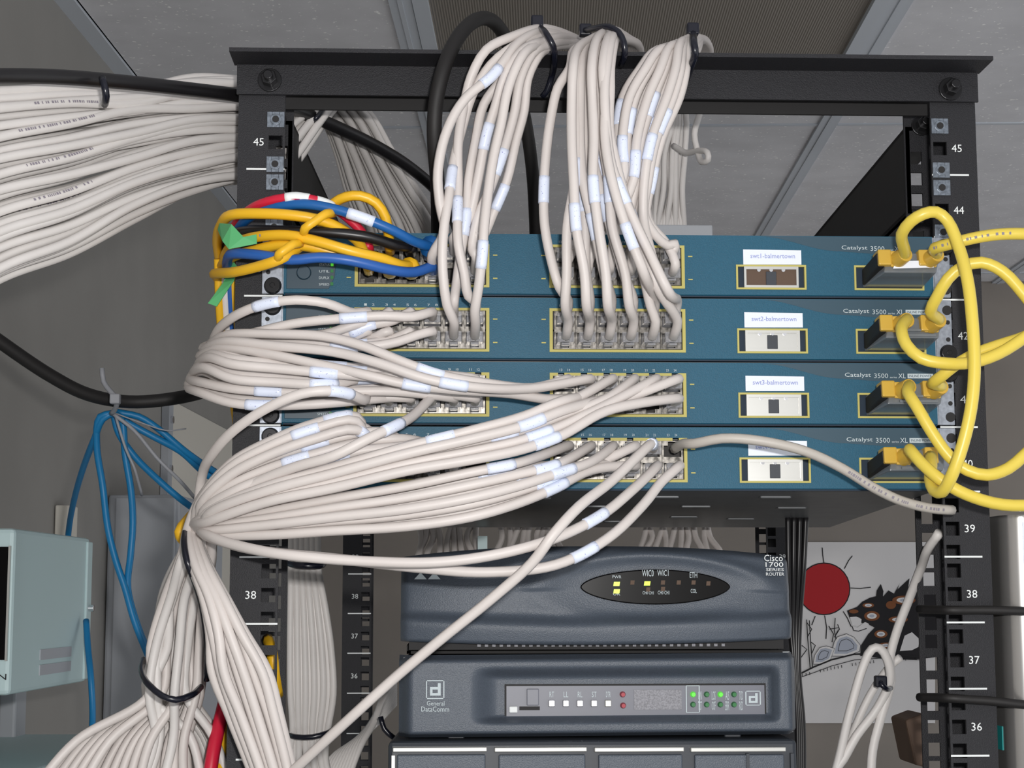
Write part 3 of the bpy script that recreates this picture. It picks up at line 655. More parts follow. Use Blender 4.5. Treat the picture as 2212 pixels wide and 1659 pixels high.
# ---- heavy bundle entering from the left
NK = 68
for k in range(NK):
    s = k/(NK-1); lay = k % 4
    yr = 172+s*208+rnd.uniform(-10, 10)
    if s < .16: yl = 195+s*300+rnd.uniform(-6, 6); ym = yl*.75+yr*.25
    else: yl = 225+(s-.16)/.84*375+rnd.uniform(-20, 20)*(1 if s < .9 else .3); ym = yr*.62+yl*.38-8+30*(s-.5)*.3+rnd.uniform(-9, 9)
    yq = yr*.86+yl*.14+rnd.uniform(-7, 7)-6
    D = .012*lay+rnd.uniform(-.004, .004)
    P = [(-150, yl+(yl-ym)*.75, -.14+D), (0, yl, -.10+D), (150, yl*.62+ym*.38-6, -.06+D), (290, ym, -.015+D), (420, yq, .03+D), (528, yr, .065+D), (600, yr+6, .09+D)]
    if k % 3 == 0 and s > .05:
        q = (k//3)/16
        P += [(650+q*70, 222-q*6, .14+D), (690+q*80, 260-q*8, .18+D), (716+q*96, 330, .22+D), (735+q*120, 410, .26+D), (765+q*138, 500, .30+D), (775+q*140, 570, .33+D)]
        lb = 'white cable in the heavy left bundle, running on inside the rack'
    else: lb = 'white cable in the heavy bundle entering from the left edge'
    cable('network_cable', lb, P, r=.0032, m='cablegrey', group='heavy left bundle', legend=(.22+.01*(k % 5), .42) if k % 6 == 2 else None)
# ---- cables seen at the back
for k in range(12):
    s = k/11
    P = [(1468-s*20+rnd.uniform(-8, 8), 190, .34+.008*(k % 3)), (1474-s*30+rnd.uniform(-8, 8), 250, .34+.008*(k % 3)), (1478-s*45+rnd.uniform(-10, 10), 330, .35+.008*(k % 3)), (1476-s*55+rnd.uniform(-8, 8), 410, .35+.008*(k % 3)), (1478-s*70, 490, .36), (1480-s*70, 560, .37)]
    cable('network_cable', 'thin white cable in the small bundle behind the right drop', P, r=.0027, m='cablegrey', group='bundle behind the right drop')
cable('network_cable', 'thin white cable hooked up below the top bar behind the right drop', [(1514, 195, .3), (1512, 240, .3), (1500, 290, .3), (1508, 330, .3), (1516, 350, .29), (1530, 345, .28), (1528, 330, .28), (1505, 326, .3), (1482, 330, .32), (1455, 315, .34)], r=.0028, m='cablegrey')
for a0, a1, n_ in ((908, 1025, 9), (1086, 1200, 9), (1392, 1535, 10)):
    for k in range(n_):
        s = k/(n_-1); x = a0+(a1-a0)*s
        cable('network_cable', 'short stretch of white cable in the gap under the lowest switch', [(x+rnd.uniform(-18, 18), 1120, .44), (x+rnd.uniform(-3, 3), 1160, .42), (x+rnd.uniform(-10, 10)+(s-.5)*26, 1195, .40), (x+(s-.5)*40, 1230, .39)], r=.0029, m='cable', group='cables in the gap above the grey router')
for k, (x, c_) in enumerate(((1042, 'tealmark'),)):
    mb = MB(); a = W(1032, 1158, .36); mb.box(a.x, a.x+.0085, .36, .366, a.z-.012, a.z); obj('cable_tag', mb, M['box'], label='pale blue tag among cables in the gap under the lowest switch', cat='tag')
# ---- black cords
cable('black_cord', 'thick black cord along the top of the heavy left bundle', [(-140, 170, -.16), (0, 164, -.125), (120, 166, -.10), (240, 175, -.07), (400, 192, -.02), (527, 208, .03), (600, 225, .08), (665, 248, .12), (740, 280, .15), (820, 320, .19), (890, 365, .22), (950, 420, .25), (990, 500, .3), (1000, 560, .33)], r=.0050, m='black', n=12)
cable('black_cord', 'thick black cord arching over the top bar left of the white drops', [(945, 600, .12), (946, 480, .05), (944, 380, -.02), (938, 290, -.04), (942, 220, -.045), (958, 150, -.045), (985, 88, -.03), (1020, 48, -.005), (1052, 40, .02), (1080, 62, .05), (1105, 120, .1), (1122, 200, .14), (1138, 280, .16), (1150, 370, .18), (1156, 470, .2), (1158, 560, .22)], r=.0052, m='blackmatt', n=12)
cable('black_cord', 'thick black cord sagging along the left wall below the heavy bundle', [(-120, 650, .22), (0, 738, .25), (110, 812, .28), (190, 852, .30), (280, 868, .32), (380, 860, .33), (460, 840, .35), (560, 800, .38)], r=.0058, m='blackmatt', n=12)
for k in range(4):
    x = 1702+k*13
    cable('black_cord', ('leftmost', 'second', 'third', 'rightmost')[k]+' thin black power cord of four hanging right of the grey router', [(x, 1110, .24), (x+1-k*2, 1220, .24), (x+4-k*6, 1340, .25), (1716+k*3, 1450, .25), (1722+k*4, 1560, .25), (1724+k*4, 1700, .25)], r=.0024, m='black', group='power cords beside the router')
# ---- patch cords at the left of the top switch
def lp(c, r): return into(0, 0, c, r, 0, .03)
tl = lambda x, y: [(496, y+170, .07), (x+10, y+80, .06), (x, y+25, .03)]
o = cable('patch_cord', 'red patch cord with white wraps arching over the left patch cords', tl(500, 480)+[(507, 488, .0), (528, 462, -.03), (565, 440, -.05), (615, 428, -.058), (665, 429, -.06), (705, 441, -.055), (745, 466, -.045), (780, 500, -.04), (793, 530, -.035)]+lp(0, 0), r=.0032, m='red', boot=('red', .0038))
P = spline([W(*p) for p in [(617, 428, -.0585), (640, 426, -.0595), (668, 430, -.0605)]], .003); obj('white_wrap', MB().tube(P, .0036, 10), M['white'], o, smooth=True, normals=False)
P = spline([W(*p) for p in [(683, 434, -.0585), (700, 439, -.0565), (718, 447, -.053)]], .003); obj('white_wrap', MB().tube(P, .0036, 10), M['white'], o, smooth=True, normals=False)
cable('patch_cord', 'blue patch cord with a label arching just under the red one', tl(506, 505)+[(512, 500, -.005), (545, 465, -.04), (600, 446, -.055), (660, 441, -.062), (720, 451, -.064), (790, 473, -.064), (850, 498, -.06), (895, 522, -.05)]+lp(3, 0), r=.0034, m='blue', labels=(.74,), boot=('blue', .0075))
cable('patch_cord', 'yellow patch cord making a small upright arc above the others', [(690, 520, -.02), (700, 470, -.03), (722, 438, -.05), (748, 425, -.055), (778, 423, -.056), (812, 438, -.054), (833, 470, -.05), (840, 510, -.045)]+lp(1, 0), r=.0034, m='yellow')
cable('patch_cord', 'uppermost yellow patch cord leaving the green tape', tl(472, 520)+[(470, 515, .005), (478, 485, -.025), (500, 464, -.05), (560, 461, -.06), (640, 466, -.064), (700, 478, -.062), (745, 500, -.055), (778, 528, -.045)]+lp(0, 1), r=.0036, m='yellow')
cable('patch_cord', 'black patch cord between the yellow ones', tl(490, 520)+[(505, 508, -.01), (545, 498, -.04), (620, 499, -.055), (710, 502, -.06), (800, 513, -.058), (855, 530, -.05)]+lp(2, 0), r=.0036, m='black', boot=('black', .0044))
cable('patch_cord', 'yellow patch cord with a stout boot ending in the third lower port', tl(484, 540)+[(505, 530, -.02), (550, 512, -.05), (620, 508, -.062), (680, 520, -.066), (760, 543, -.066), (830, 560, -.058), (862, 572, -.05)]+lp(2, 1), r=.0036, m='yellow', legend=(.42, .56), boot=('yellow', .0060))
cable('patch_cord', 'yellow patch cord just under the stout-booted yellow one', tl(478, 560)+[(500, 556, -.02), (548, 541, -.045), (610, 528, -.056), (670, 533, -.06), (750, 556, -.058), (815, 575, -.05)]+lp(1, 1), r=.0036, m='yellow', boot=('yellow', .0055))
cable('patch_cord', 'lower blue patch cord crossing the black indicator panel of the top switch', tl(494, 580)+[(492, 562, -.02), (505, 548, -.045), (560, 551, -.058), (630, 561, -.064), (690, 556, -.066), (760, 563, -.066), (840, 582, -.058), (895, 588, -.045)]+lp(3, 1), r=.0035, m='bluedeep')
cable('patch_cord', 'short yellow cord loop sticking out left of the post', [(668, 520, -.045), (640, 538, -.058), (605, 560, -.068), (560, 575, -.06), (510, 587, -.045), (476, 590, -.02), (463, 592, .0), (470, 600, .03), (490, 640, .06)], r=.0036, m='yellow')
for k, (c_, x) in enumerate((('yellow', 474), ('cablegrey', 488), ('bluedeep', 498), ('yellow', 506))):
    cable('patch_cord', ('outer yellow cord running down behind the left post', 'grey cord running down behind the left post', 'blue cord running down behind the left post', 'inner yellow cord running down behind the left post')[k],
      [(x-2, 560, .02), (x, 640, .03), (x+8, 740, .045), (x+30, 860, .055), (x+42, 960, .06), (x+38, 1060, .06), (x+30, 1140, .06)], r=.0033, m=c_)
def tape(pts, label, parent=None):
    mb = MB(); q = [W(*p) for p in pts]; n = len(q)//2
    a, b = q[:n], q[n:]
    vs = a+b+[v+Vector((0, .0012, 0)) for v in a+b]; fs = []
    for i in range(n-1):
        fs += [(i, i+1, n+i+1, n+i), (2*n+i, 3*n+i, 3*n+i+1, 2*n+i+1), (i, 2*n+i, 2*n+i+1, i+1), (n+i, n+i+1, 3*n+i+1, 3*n+i)]
    fs += [(0, n, 3*n, 2*n), (n-1, 3*n-1, 4*n-1, 2*n-1)]
    mb.add(vs, fs); return obj('tape_strip', mb, M['green'], label=label, cat='tape')
tape([(474, 482, -.045), (500, 484, -.069), (526, 512, -.072), (554, 506, -.074), (470, 496, -.04), (480, 520, -.066), (494, 538, -.070), (555, 526, -.072)], 'upper green tape wrapped round the left patch cords')
tape([(498, 556, .0), (512, 575, -.004), (506, 605, -.02), (468, 662, -.03), (494, 556, .0), (496, 580, -.01), (482, 610, -.02), (449, 655, -.03)], 'lower green tape flag hanging left of the post')
for k, (x0, y0, x1, y1, Yt) in enumerate(((703, 462, 660, 492, -.072), (632, 528, 604, 548, -.074))):
    a, b = W(x0, y0, Yt), W(x1, y1, Yt-.002); cable('cable_tie', ('yellow tie across the uppermost yellow patch cord', 'yellow tie across the lower yellow patch cords')[k], [a+Vector((.004, .012, .003)), a, a.lerp(b, .5), b, b+Vector((-.002, .012, -.002))], r=.0030, m='yellow', cat='cable tie')
# ---- zip ties
def ztie(label, pts, r=.0022, head=None, m='tie'):
    o = cable('cable_tie', label, pts, r=r, m=m, cat='cable tie', n=8)
    if head:
        c = W(*head); mb = MB(); mb.box(c.x-.0042, c.x+.0042, c.y-.004, c.y+.004, c.z-.0042, c.z+.0042); obj('tie_head', mb, M[m], o, bev=.0012)
ztie('black tie round the leftmost drop over the top bar', [(1165, 58, -.02), (1182, 76, -.052), (1195, 100, -.052), (1198, 130, -.04), (1192, 165, -.012), (1182, 195, -.008), (1172, 208, -.004)], head=(1160, 48, -.02))
ztie('black tie round the middle drop over the top bar', [(1262, 66, .0), (1290, 60, -.03), (1315, 58, -.045), (1335, 68, -.05), (1347, 90, -.052), (1350, 115, -.05), (1342, 140, -.03)], head=(1264, 66, .0))
ztie('black tie round the right drop over the top bar', [(1497, 72, -.02), (1499, 95, -.052), (1502, 115, -.052), (1494, 140, -.04), (1480, 175, -.015), (1465, 212, -.008)], r=.0026, head=(1496, 64, -.02))
ztie('black tie on top of the heavy left bundle', [(221, 168, -.09), (226, 188, -.094), (229, 208, -.092), (226, 226, -.08)], r=.0024)
ztie('black tie hanging by the left post top inside the rack', [(695, 205, .13), (699, 222, .13), (692, 245, .12), (676, 262, .12)], r=.002)
ztie('black tie round the lower part of the tied left bundle', [(310, 1425, .05), (306, 1450, .015), (322, 1480, -.015), (350, 1503, -.022), (380, 1512, -.022), (410, 1503, -.015), (434, 1484, .02)], r=.0022)
ztie('black tie round the foot of the flat upright bundle', [(624, 1586, .24), (640, 1592, .222), (675, 1592, .22), (705, 1584, .222), (722, 1574, .24)], r=.0022)
ztie('black tie round the head of the flat upright bundle', [(618, 1216, .24), (650, 1222, .222), (690, 1222, .225), (700, 1216, .24)], r=.0028)
ztie('black tie round the small bundle beside the modem', [(822, 1548, .25), (830, 1575, .25), (848, 1592, .25), (862, 1598, .28)], r=.0022)
ztie('black strap running down the tied left bundle', [(402, 1140, -.01), (398, 1175, -.03), (405, 1215, -.04), (424, 1265, -.03), (440, 1330, -.01), (448, 1400, .0), (446, 1470, .01)], r=.0022)
# ---- yellow cord end poking out behind the tied bundle, red and yellow cords bottom left, blue cords on the wall
cable('patch_cord', 'yellow cord bend poking out left of the fan', [(440, 1090, .06), (405, 1128, .04), (390, 1150, .03), (398, 1166, .04), (430, 1180, .07)], r=.0046, m='yellow')
cable('patch_cord', 'red cord rising left of the left post at the bottom', [(448, 1720, .03), (458, 1640, .035), (472, 1570, .045), (488, 1500, .06), (492, 1420, .07)], r=.0048, m='red')
cable('patch_cord', 'yellow cord beside the red one at the bottom left', [(470, 1720, .035), (476, 1650, .045), (484, 1590, .055), (490, 1520, .07)], r=.0035, m='yellow')
cable('patch_cord', 'yellow cord glimpsed through the side holes of the left post', [(578, 1380, .05), (588, 1410, .03), (592, 1450, .03), (600, 1500, .05)], r=.004, m='yellow')
GRBL = 'blue cords fanning from the grey tie'
for k, pts in enumerate(([(243, 893, .31), (222, 905, .31), (205, 945, .32), (180, 1010, .38), (160, 1080, .47), (148, 1150, .56), (143, 1210, .58)],
    [(243, 893, .31), (216, 900, .31), (209, 960, .32), (222, 1050, .33), (233, 1140, .33), (250, 1210, .33), (270, 1270, .33), (290, 1340, .33), (322, 1420, .34), (345, 1470, .36)],
    [(245, 893, .315), (262, 905, .315), (270, 980, .32), (283, 1060, .325), (287, 1130, .33), (282, 1200, .33), (276, 1270, .335), (300, 1360, .335), (330, 1430, .34), (350, 1475, .36)],
    [(245, 895, .32), (256, 935, .325), (290, 985, .33), (340, 1035, .34), (395, 1082, .35), (450, 1120, .37)],
    [(248, 893, .32), (280, 915, .325), (335, 945, .33), (390, 975, .34), (440, 1020, .36), (500, 1060, .38)],
    [(250, 890, .32), (300, 900, .325), (340, 925, .33), (400, 975, .34), (450, 1010, .36), (500, 1040, .38)])):
    cable('blue_cord', ('leftmost blue cord fanning down to the wall box', 'second blue cord from the left, joining another lower down', 'third blue cord from the left, joining another lower down', 'steep blue cord running right under the fan', 'middle blue cord running right to the post', 'uppermost blue cord running right to the post')[k], pts, r=.0030, m='bluecord', group=GRBL)
cable('blue_cord', 'short blue cord hanging below the pale wall box', [(186, 1340, .52), (190, 1400, .5), (196, 1460, .48), (200, 1540, .48), (196, 1620, .5)], r=.003, m='bluecord')
ztie('grey tie holding the blue cords to the black cord', [(220, 795, .28), (224, 825, .28), (238, 845, .275), (252, 862, .272), (248, 885, .29), (241, 893, .3)], r=.0022, m='greytie', head=(249, 862, .272))
for k, pts in enumerate(([(243, 893, .3), (290, 930, .3), (340, 990, .3), (390, 1040, .31), (420, 1075, .33)], [(250, 900, .3), (272, 970, .3), (290, 1010, .3), (300, 1045, .31), (307, 1070, .32)], [(250, 893, .3), (310, 915, .3), (360, 930, .3), (402, 926, .31)])):
    cable('grey_cord', ('thin grey cord running right below the blue ones', 'thin grey cord end hanging to the grey cabinet', 'thin grey string curling right of the blue cords')[k], pts, r=(.0016, .0012, .0006)[k], m='greytie')
# ---- loop of white cable by the right post
cable('network_cable', 'white cable coming through a side hole of the right post', [(2030, 1150, .02), (2005, 1185, .035), (1990, 1225, .06), (1965, 1290, .08), (1935, 1370, .09), (1922, 1425, .095), (1925, 1470, .1), (1900, 1560, .1), (1885, 1620, .1), (1880, 1720, .1)], m='cablegrey', r=.0034)
cable('network_cable', 'white cable bent in a hairpin left of the right post', [(1790, 1720, .1), (1812, 1640, .1), (1835, 1540, .095), (1868, 1430, .09), (1884, 1402, .088), (1900, 1400, .088), (1917, 1425, .09), (1922, 1470, .095), (1895, 1530, .1), (1850, 1590, .1), (1822, 1640, .1), (1808, 1660, .1), (1800, 1720, .1)], m='cablegrey', r=.0034)
cable('network_cable', 'white cable crossing behind the hairpin left of the right post', [(1790, 1690, .12), (1830, 1610, .115), (1880, 1500, .11), (1922, 1440, .105), (1945, 1420, .1)], m='cablegrey', r=.003)
ztie('black tie on the hairpin cable left of the right post', [(1898, 1468, .09), (1905, 1480, .082), (1916, 1488, .085), (1924, 1486, .095)], r=.002, head=(1902, 1472, .088))
# ---- yellow uplink cables and their modules
for i in range(4):
    a, b = SL[1]; z0 = zs[i]; za, zb = z0+SZ[0], z0+SZ[1]; dx = 0
    t = thing('uplink_module', 'smoky plastic uplink module in the right slot of the %s' % swn[i], 'module', (a+.03, YF-.02, za), 'uplink modules')
    x0, x1 = a+.006, b-.001
    mb = MB(); yo = YF-.034                                 # wedge: deep below, sloped top towards the viewer
    mb.hexa([(x0, YF+.001, za+.0018), (x1, YF+.001, za+.0018), (x1, yo, za+.006), (x0+.006, yo, za+.006), (x0, YF+.001, zb-.0016), (x1, YF+.001, zb-.0016), (x1+.004, yo+.004, zb+.003), (x0+.010, yo+.004, zb+.003)])
    obj('module_body', mb, M['gbic'], t, bev=.0008)
    mb = MB(); mb.hexa([(x0-.001, YF-.002, za+.003), (x0+.004, YF-.002, za+.003), (x0+.007, yo, za+.010), (x0+.002, yo, za+.010), (x0-.001, YF-.002, zb-.003), (x0+.004, YF-.002, zb-.003), (x0+.008, yo, zb+.002), (x0+.001, yo, zb+.002)])
    obj('latch', mb, M['blackmatt'], t, bev=.001)
    if i == 0:
        mb = MB(); mb.prism([(x0+.012, yo-.0006, za+.0085), (x1-.002, yo-.0006, za+.0095), (x1, yo-.0006, za+.0145), (x0+.014, yo-.0006, za+.0135)], (0, -.0004, 0)); s_ = obj('module_sticker', mb, M['sticker'], t)
    else:
        for j in range(2):
            mb = MB(); mb.box(x0+.014, x1-.002, yo-.0012, yo+.001, za+.007+j*.0035, za+.0085+j*.0035); obj('module_rib', mb, M['gbic'], t)
    for j in range(2):
        mb = MB(); cx = x0+.0065+j*.0275; q0 = zb-.0045
        mb.hexa([(cx-.0045, yo+.012, q0-.004), (cx+.0045, yo+.012, q0-.004), (cx+.0045, yo-.003, q0-.002), (cx-.0045, yo-.003, q0-.002), (cx-.0045, yo+.014, q0+.008), (cx+.0045, yo+.014, q0+.008), (cx+.0045, yo-.001, q0+.009), (cx-.0045, yo-.001, q0+.009)])
        obj('socket', mb, M['lemonplug'], t, bev=.001)
YB = -.042
def uplink(sw, j, label, pts, r=.0039, legend=None):
    a, b = SL[1]; cx = a+.006+.0065+j*.0275; zb = zs[sw]+SZ[1]-.0075; e = Vector((cx+(.010 if j == 0 else .004), YB, zb+.006))
    P = [e+Vector((0, .004, 0)), e+Vector((.001, -.009, .001))]+[W(*p) for p in pts]
    o = cable('uplink_cable', label, P, r=r, m='lemon', cat='cable', group='yellow uplink cables', n=12, legend=legend)
    mb = MB(); mb.cyl(e+Vector((-.001, .004, -.001)), e+Vector((.002, -.008, .001)), .0060, .0052, n=14); obj('boot', mb, M['lemonplug'], o, bev=.0008)
    mb = MB(); mb.box(e.x-.006, e.x+.004, e.y+.001, e.y+.012, e.z-.006, e.z+.005); obj('plug', mb, M['lemonplug'], o, bev=.001)
    return o
uplink(0, 0, 'long yellow uplink cable arching from the top switch down to the lowest', [(1948, 505, -.075), (1968, 478, -.085), (1995, 462, -.09), (2022, 458, -.09), (2046, 476, -.09), (2070, 530, -.095), (2090, 605, -.105), (2101, 700, -.11), (2105, 800, -.112), (2098, 880, -.112), (2080, 960, -.11), (2056, 1028, -.105), (2036, 1062, -.095), (2018, 1060, -.085), (2009, 1035, -.075), (2012, 1005, -.065), (2010, 985, -.052)])
uplink(0, 1, 'yellow uplink cable leaving the top switch straight to the right edge', [(2020, 536, -.07), (2060, 525, -.08), (2110, 513, -.085), (2160, 506, -.088), (2212, 505, -.09), (2300, 510, -.09)], legend=(.15, .7))
uplink(1, 1, 'yellow uplink cable rising from the second switch into a wide arch', [(2010, 672, -.065), (2025, 640, -.075), (2048, 602, -.082), (2078, 577, -.085), (2120, 567, -.088), (2165, 586, -.09), (2212, 636, -.09), (2280, 730, -.09)])
uplink(1, 0, 'yellow uplink cable dipping from the second switch under its module', [(1947, 712, -.075), (1958, 745, -.085), (1990, 774, -.09), (2045, 785, -.092), (2100, 783, -.09), (2155, 765, -.09), (2212, 730, -.09), (2290, 670, -.09)])
uplink(2, 1, 'yellow uplink cable rising from the third switch behind the long cable', [(2015, 828, -.06), (2035, 812, -.07), (2062, 790, -.075), (2110, 763, -.078), (2160, 745, -.08), (2212, 728, -.08), (2290, 690, -.08)])
uplink(2, 0, 'yellow uplink cable slanting from the third switch down to the right edge', [(1962, 850, -.07), (1980, 878, -.078), (2012, 932, -.082), (2050, 985, -.085), (2090, 1016, -.088), (2132, 1026, -.09), (2178, 1012, -.09), (2212, 984, -.09), (2270, 930, -.09)])
uplink(3, 0, 'lowest yellow uplink cable leaving by the right edge', [(1966, 972, -.07), (1990, 1000, -.08), (2030, 1035, -.088), (2070, 1060, -.09), (2120, 1080, -.09), (2165, 1090, -.09), (2212, 1092, -.09), (2300, 1085, -.09)])
# ================================================================== LOWER DEVICES
YD = .075
def grid_face(name, nx, nz, fpos, mat_, parent, smooth=True):
    mb = MB(); vs = [fpos(i/nx, j/nz) for j in range(nz+1) for i in range(nx+1)]
    mb.add(vs, [(j*(nx+1)+i, j*(nx+1)+i+1, (j+1)*(nx+1)+i+1, (j+1)*(nx+1)+i) for j in range(nz) for i in range(nx)])
    return obj(name, mb, mat_, parent, smooth=smooth, normals=False)
# router with a curved bezel and oval window
A0, A1 = W(866, 1290, YD), W(1706, 1290, YD); rzt, rzb = W(1300, 1180, YD).z, W(1300, 1384, YD).z
rw = A1.x-A0.x; rh = rzt-rzb
router = thing('router', 'slate grey router with a curved bezel and oval black indicator window', 'router', (A0.x+rw/2, YD+.1, rzb))
ocx = (W(1414, 1268, YD-.01).x-A0.x)/rw; ocz = (W(1414, 1268, YD-.01).z-rzb)/rh
def rpos(u, v):
    x = A0.x+rw*u; e = 2*u-1
    top = rzt-.0075*abs(e)**2.4; bot = rzb-.003*(1-e*e)+.001*u
    z = bot+(top-bot)*v
    y = YD-.012*(1-abs(e)**4)-.006*math.sin(math.pi*min(1, v*1.05))
    hip = .30-.06*(1-e*e)                                  # lower ridge
    y -= .010/(1+math.exp(-(hip-v)*40))*(1 if v > .02 else .4)
    dx_, dz_ = (u-ocx)/.30, (v-ocz)/.34; q = dx_*dx_+dz_*dz_
    y += .006*math.exp(-q*1.2)-.004*math.exp(-((q-1.0)*3)**2)*(1 if v > ocz else .3)
    y += .010*max(0, (v-.93)/.07)**2+.008*max(0, (abs(e)-.97)/.03)**2
    return (x, y, z)
grid_face('bezel', 90, 44, rpos, M['slate'], router)
mb = MB(); mb.hexa([(A0.x+.004, YD+.006, rzb+.004), (A1.x-.004, YD+.006, rzb+.004), (A1.x+.006, YD+.2, rzb+.004), (A0.x+.014, YD+.2, rzb+.004), (A0.x+.004, YD+.006, rzt-.010), (A1.x-.004, YD+.006, rzt-.010), (A1.x+.006, YD+.2, rzt-.010), (A0.x+.014, YD+.2, rzt-.010)])
obj('case', mb, M['slatedark'], router)
mb = MB(); mb.box(A0.x+.006, A1.x-.006, YD-.004, YD+.02, rzb-.006, rzb+.005); obj('vent_strip', mb, M['rackdark'], router)
vent = None
for k in range(34):
    x = W(1035+k*16.0, 1390, YD-.006).x; mb = MB(); mb.box(x-.0012, x+.0012, YD-.0047, YD-.003, rzb-.0040, rzb-.0022)
    obj('vent_slot', mb, M['modemgrey'], router)
wc = Vector((A0.x+rw*ocx, 0, rzb+rh*ocz)); wy = min(rpos(ocx+d, ocz+e)[1] for d in (-.18, 0, .18) for e in (-.15, 0, .15))-.0006
ow, oh = (W(1577, 1268, wy).x-W(1253, 1268, wy).x)/2, (W(1414, 1230, wy).z-W(1414, 1306, wy).z)/2
ring = [(wc.x+ow*math.copysign(abs(math.cos(t))**1.0, math.cos(t)), wy, wc.z+oh*math.copysign(abs(math.sin(t))**1.15, math.sin(t))) for t in [2*math.pi*i/64 for i in range(64)]]
mb = MB(); mb.prism(ring, (0, .012, 0)); win = obj('indicator_window', mb, M['window'], router, bev=.0008)
for px, py, c_ in ((1332, 1261, 'ledyellow'), (1332, 1277, 'ledyellow'), (1398, 1260, 'ledyellow'), (1366, 1258, 'brown'), (1432, 1258, 'brown'), (1466, 1258, 'brown'), (1498, 1258, 'brown'), (1530, 1260, 'brown'), (1400, 1273, 'brown'), (1432, 1272, 'brown')):
    a = W(px, py, wy-.0006); big = c_ == 'ledyellow'; d = .0024 if big else .0016; mb = MB(); mb.prism([(a.x-d, a.y, a.z-.0016), (a.x+d*.8, a.y, a.z-.0016), (a.x+d, a.y, a.z+.0014), (a.x-d*.8, a.y, a.z+.0014)], (0, -.0004, 0)); obj('led', mb, M[c_], router)
for s_, x0, y0, x1, y1 in (('PWR', 1323, 1249, 1342, 1243), ('WIC0', 1387, 1245, 1412, 1231), ('WIC1', 1420, 1244, 1444, 1231), ('ETH', 1490, 1248, 1506, 1236), ('OK', 1324, 1286, 1340, 1279), ('CH0 CH1', 1388, 1284, 1412, 1277), ('CH0 CH1', 1421, 1284, 1446, 1276), ('COL', 1492, 1281, 1505, 1272)):
    textpx(s_, x0, y0, x1, y1, wy-.0005, M['lettergrey'], win, 'indicator_lettering')
for s_, x0, y0, x1, y1 in (('Cisco', 1646, 1213, 1686, 1199), ('1700', 1649, 1225, 1687, 1215), ('SERIES', 1650, 1234, 1688, 1228), ('ROUTER', 1650, 1244, 1689, 1237)):
    a = W(x0, y0, YD-.012); text(s_, (a.x, min(rpos((a.x-A0.x)/rw, .88)[1], rpos(min(1, (a.x-A0.x)/rw+.05), .8)[1], YD-.0165)-.004, a.z), (W(x1, y0, YD-.012).x-a.x, 0, 0), (0, 0, W(x0, y1, YD-.012).z-a.z), M['white'], router, 'model_lettering')
for px in (908, 938):
    a = W(px, 1248, YD-.02); yy = rpos((a.x-A0.x)/rw, .62)[1]-.0012; mb = MB(); mb.prism([(a.x-.0045, yy, a.z-.001), (a.x+.0045, yy, a.z-.001), (a.x+.0004, yy, a.z+.0035), (a.x-.0004, yy, a.z+.0035)], (0, -.0005, 0)); obj('printed_mark', mb, M['lettergrey'], router)
# modem with a recessed panel
B0, B1 = W(862, 1500, YD), W(1716, 1500, YD); mzt, mzb = W(1300, 1412, YD).z, W(1300, 1588, YD).z; mw, mh = B1.x-B0.x, mzt-mzb
modem = thing('modem', 'slate grey modem with a recessed indicator panel and red and green lights', 'modem', (B0.x+mw/2, YD+.1, mzb))
ml, mr = (W(1040, 1500, YD).x-B0.x)/mw, .945
def sstep(t): t = max(0, min(1, t)); return t*t*(3-2*t)
def mpos(u, v):
    x = B0.x+mw*u; z = mzb+mh*v+(.0012*u-.0006)*(1 if v > .5 else 1)
    y = YD-.018
    rec = sstep((u-ml+.03)/.07)*sstep((mr+.005-u)/.018)*sstep((v-.16)/.10)*sstep((.86-v)/.16)
    y += .013*rec
    ed = min(u/.035, (1-u)/.025, 1); ev = min(v/.08, (1-v)/.09, 1)
    y += .018*(1-sstep(ed))**1.5*.9+.012*(1-sstep(ev))**1.5
    return (x, y, z)
grid_face('bezel', 130, 44, mpos, M['slate'], modem)
mb = MB(); mb.hexa([(B0.x+.003, YD-.002, mzb+.002), (B1.x-.003, YD-.002, mzb+.002), (B1.x+.005, YD+.22, mzb+.002), (B0.x+.012, YD+.22, mzb+.002), (B0.x+.003, YD-.002, mzt-.002), (B1.x-.003, YD-.002, mzt-.002), (B1.x+.005, YD+.22, mzt-.002), (B0.x+.012, YD+.22, mzt-.002)]); obj('case', mb, M['slatedark'], modem)
yp = YD-.0058
def mbox(name, x0, y0, x1, y1, m_, d0=0, d1=.001, bev=0, parent=None):
    a, b = W(x0, y1, yp-d1), W(x1, y0, yp-d1); sl = .0 ; q = MB(); q.box(a.x, b.x, yp-d1, yp-d0, min(a.z, b.z), max(a.z, b.z)); return obj(name, q, M[m_], parent or modem, bev=bev)
mbox('panel_border', 1090, 1476, 1654, 1552, 'rackdark', -.003, -.0004)
pan = mbox('indicator_panel', 1094, 1480, 1651, 1548, 'modempanel', -.002, 0)
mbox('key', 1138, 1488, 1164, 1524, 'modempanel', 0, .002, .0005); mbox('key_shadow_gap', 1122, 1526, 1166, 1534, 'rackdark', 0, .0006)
mbox('key_cap', 1100, 1526, 1118, 1540, 'white', 0, .003, .0008)
for k in range(5):
    x = 1185+k*30.5; mbox('push_key', x, 1512, x+14, 1527, 'steel' if k < 4 else 'trim', 0, .003, .0006)
    textpx(('RT', 'LL', 'RL', 'ST', 'DTR')[k], x+2, 1506, x+12, 1494, yp-.0006, M['lettergrey'], pan, 'key_lettering')
for px, py in ((1345, 1500), (1346, 1524)):
    a = W(px, py, yp); mb = MB(); mb.cyl(a, a+Vector((0, -.0035, 0)), .0022, .0014, n=14); obj('led', mb, M['ledred'], modem)
mbox('legend_grid', 1370, 1490, 1472, 1533, 'modemgrey', 0, .0006)
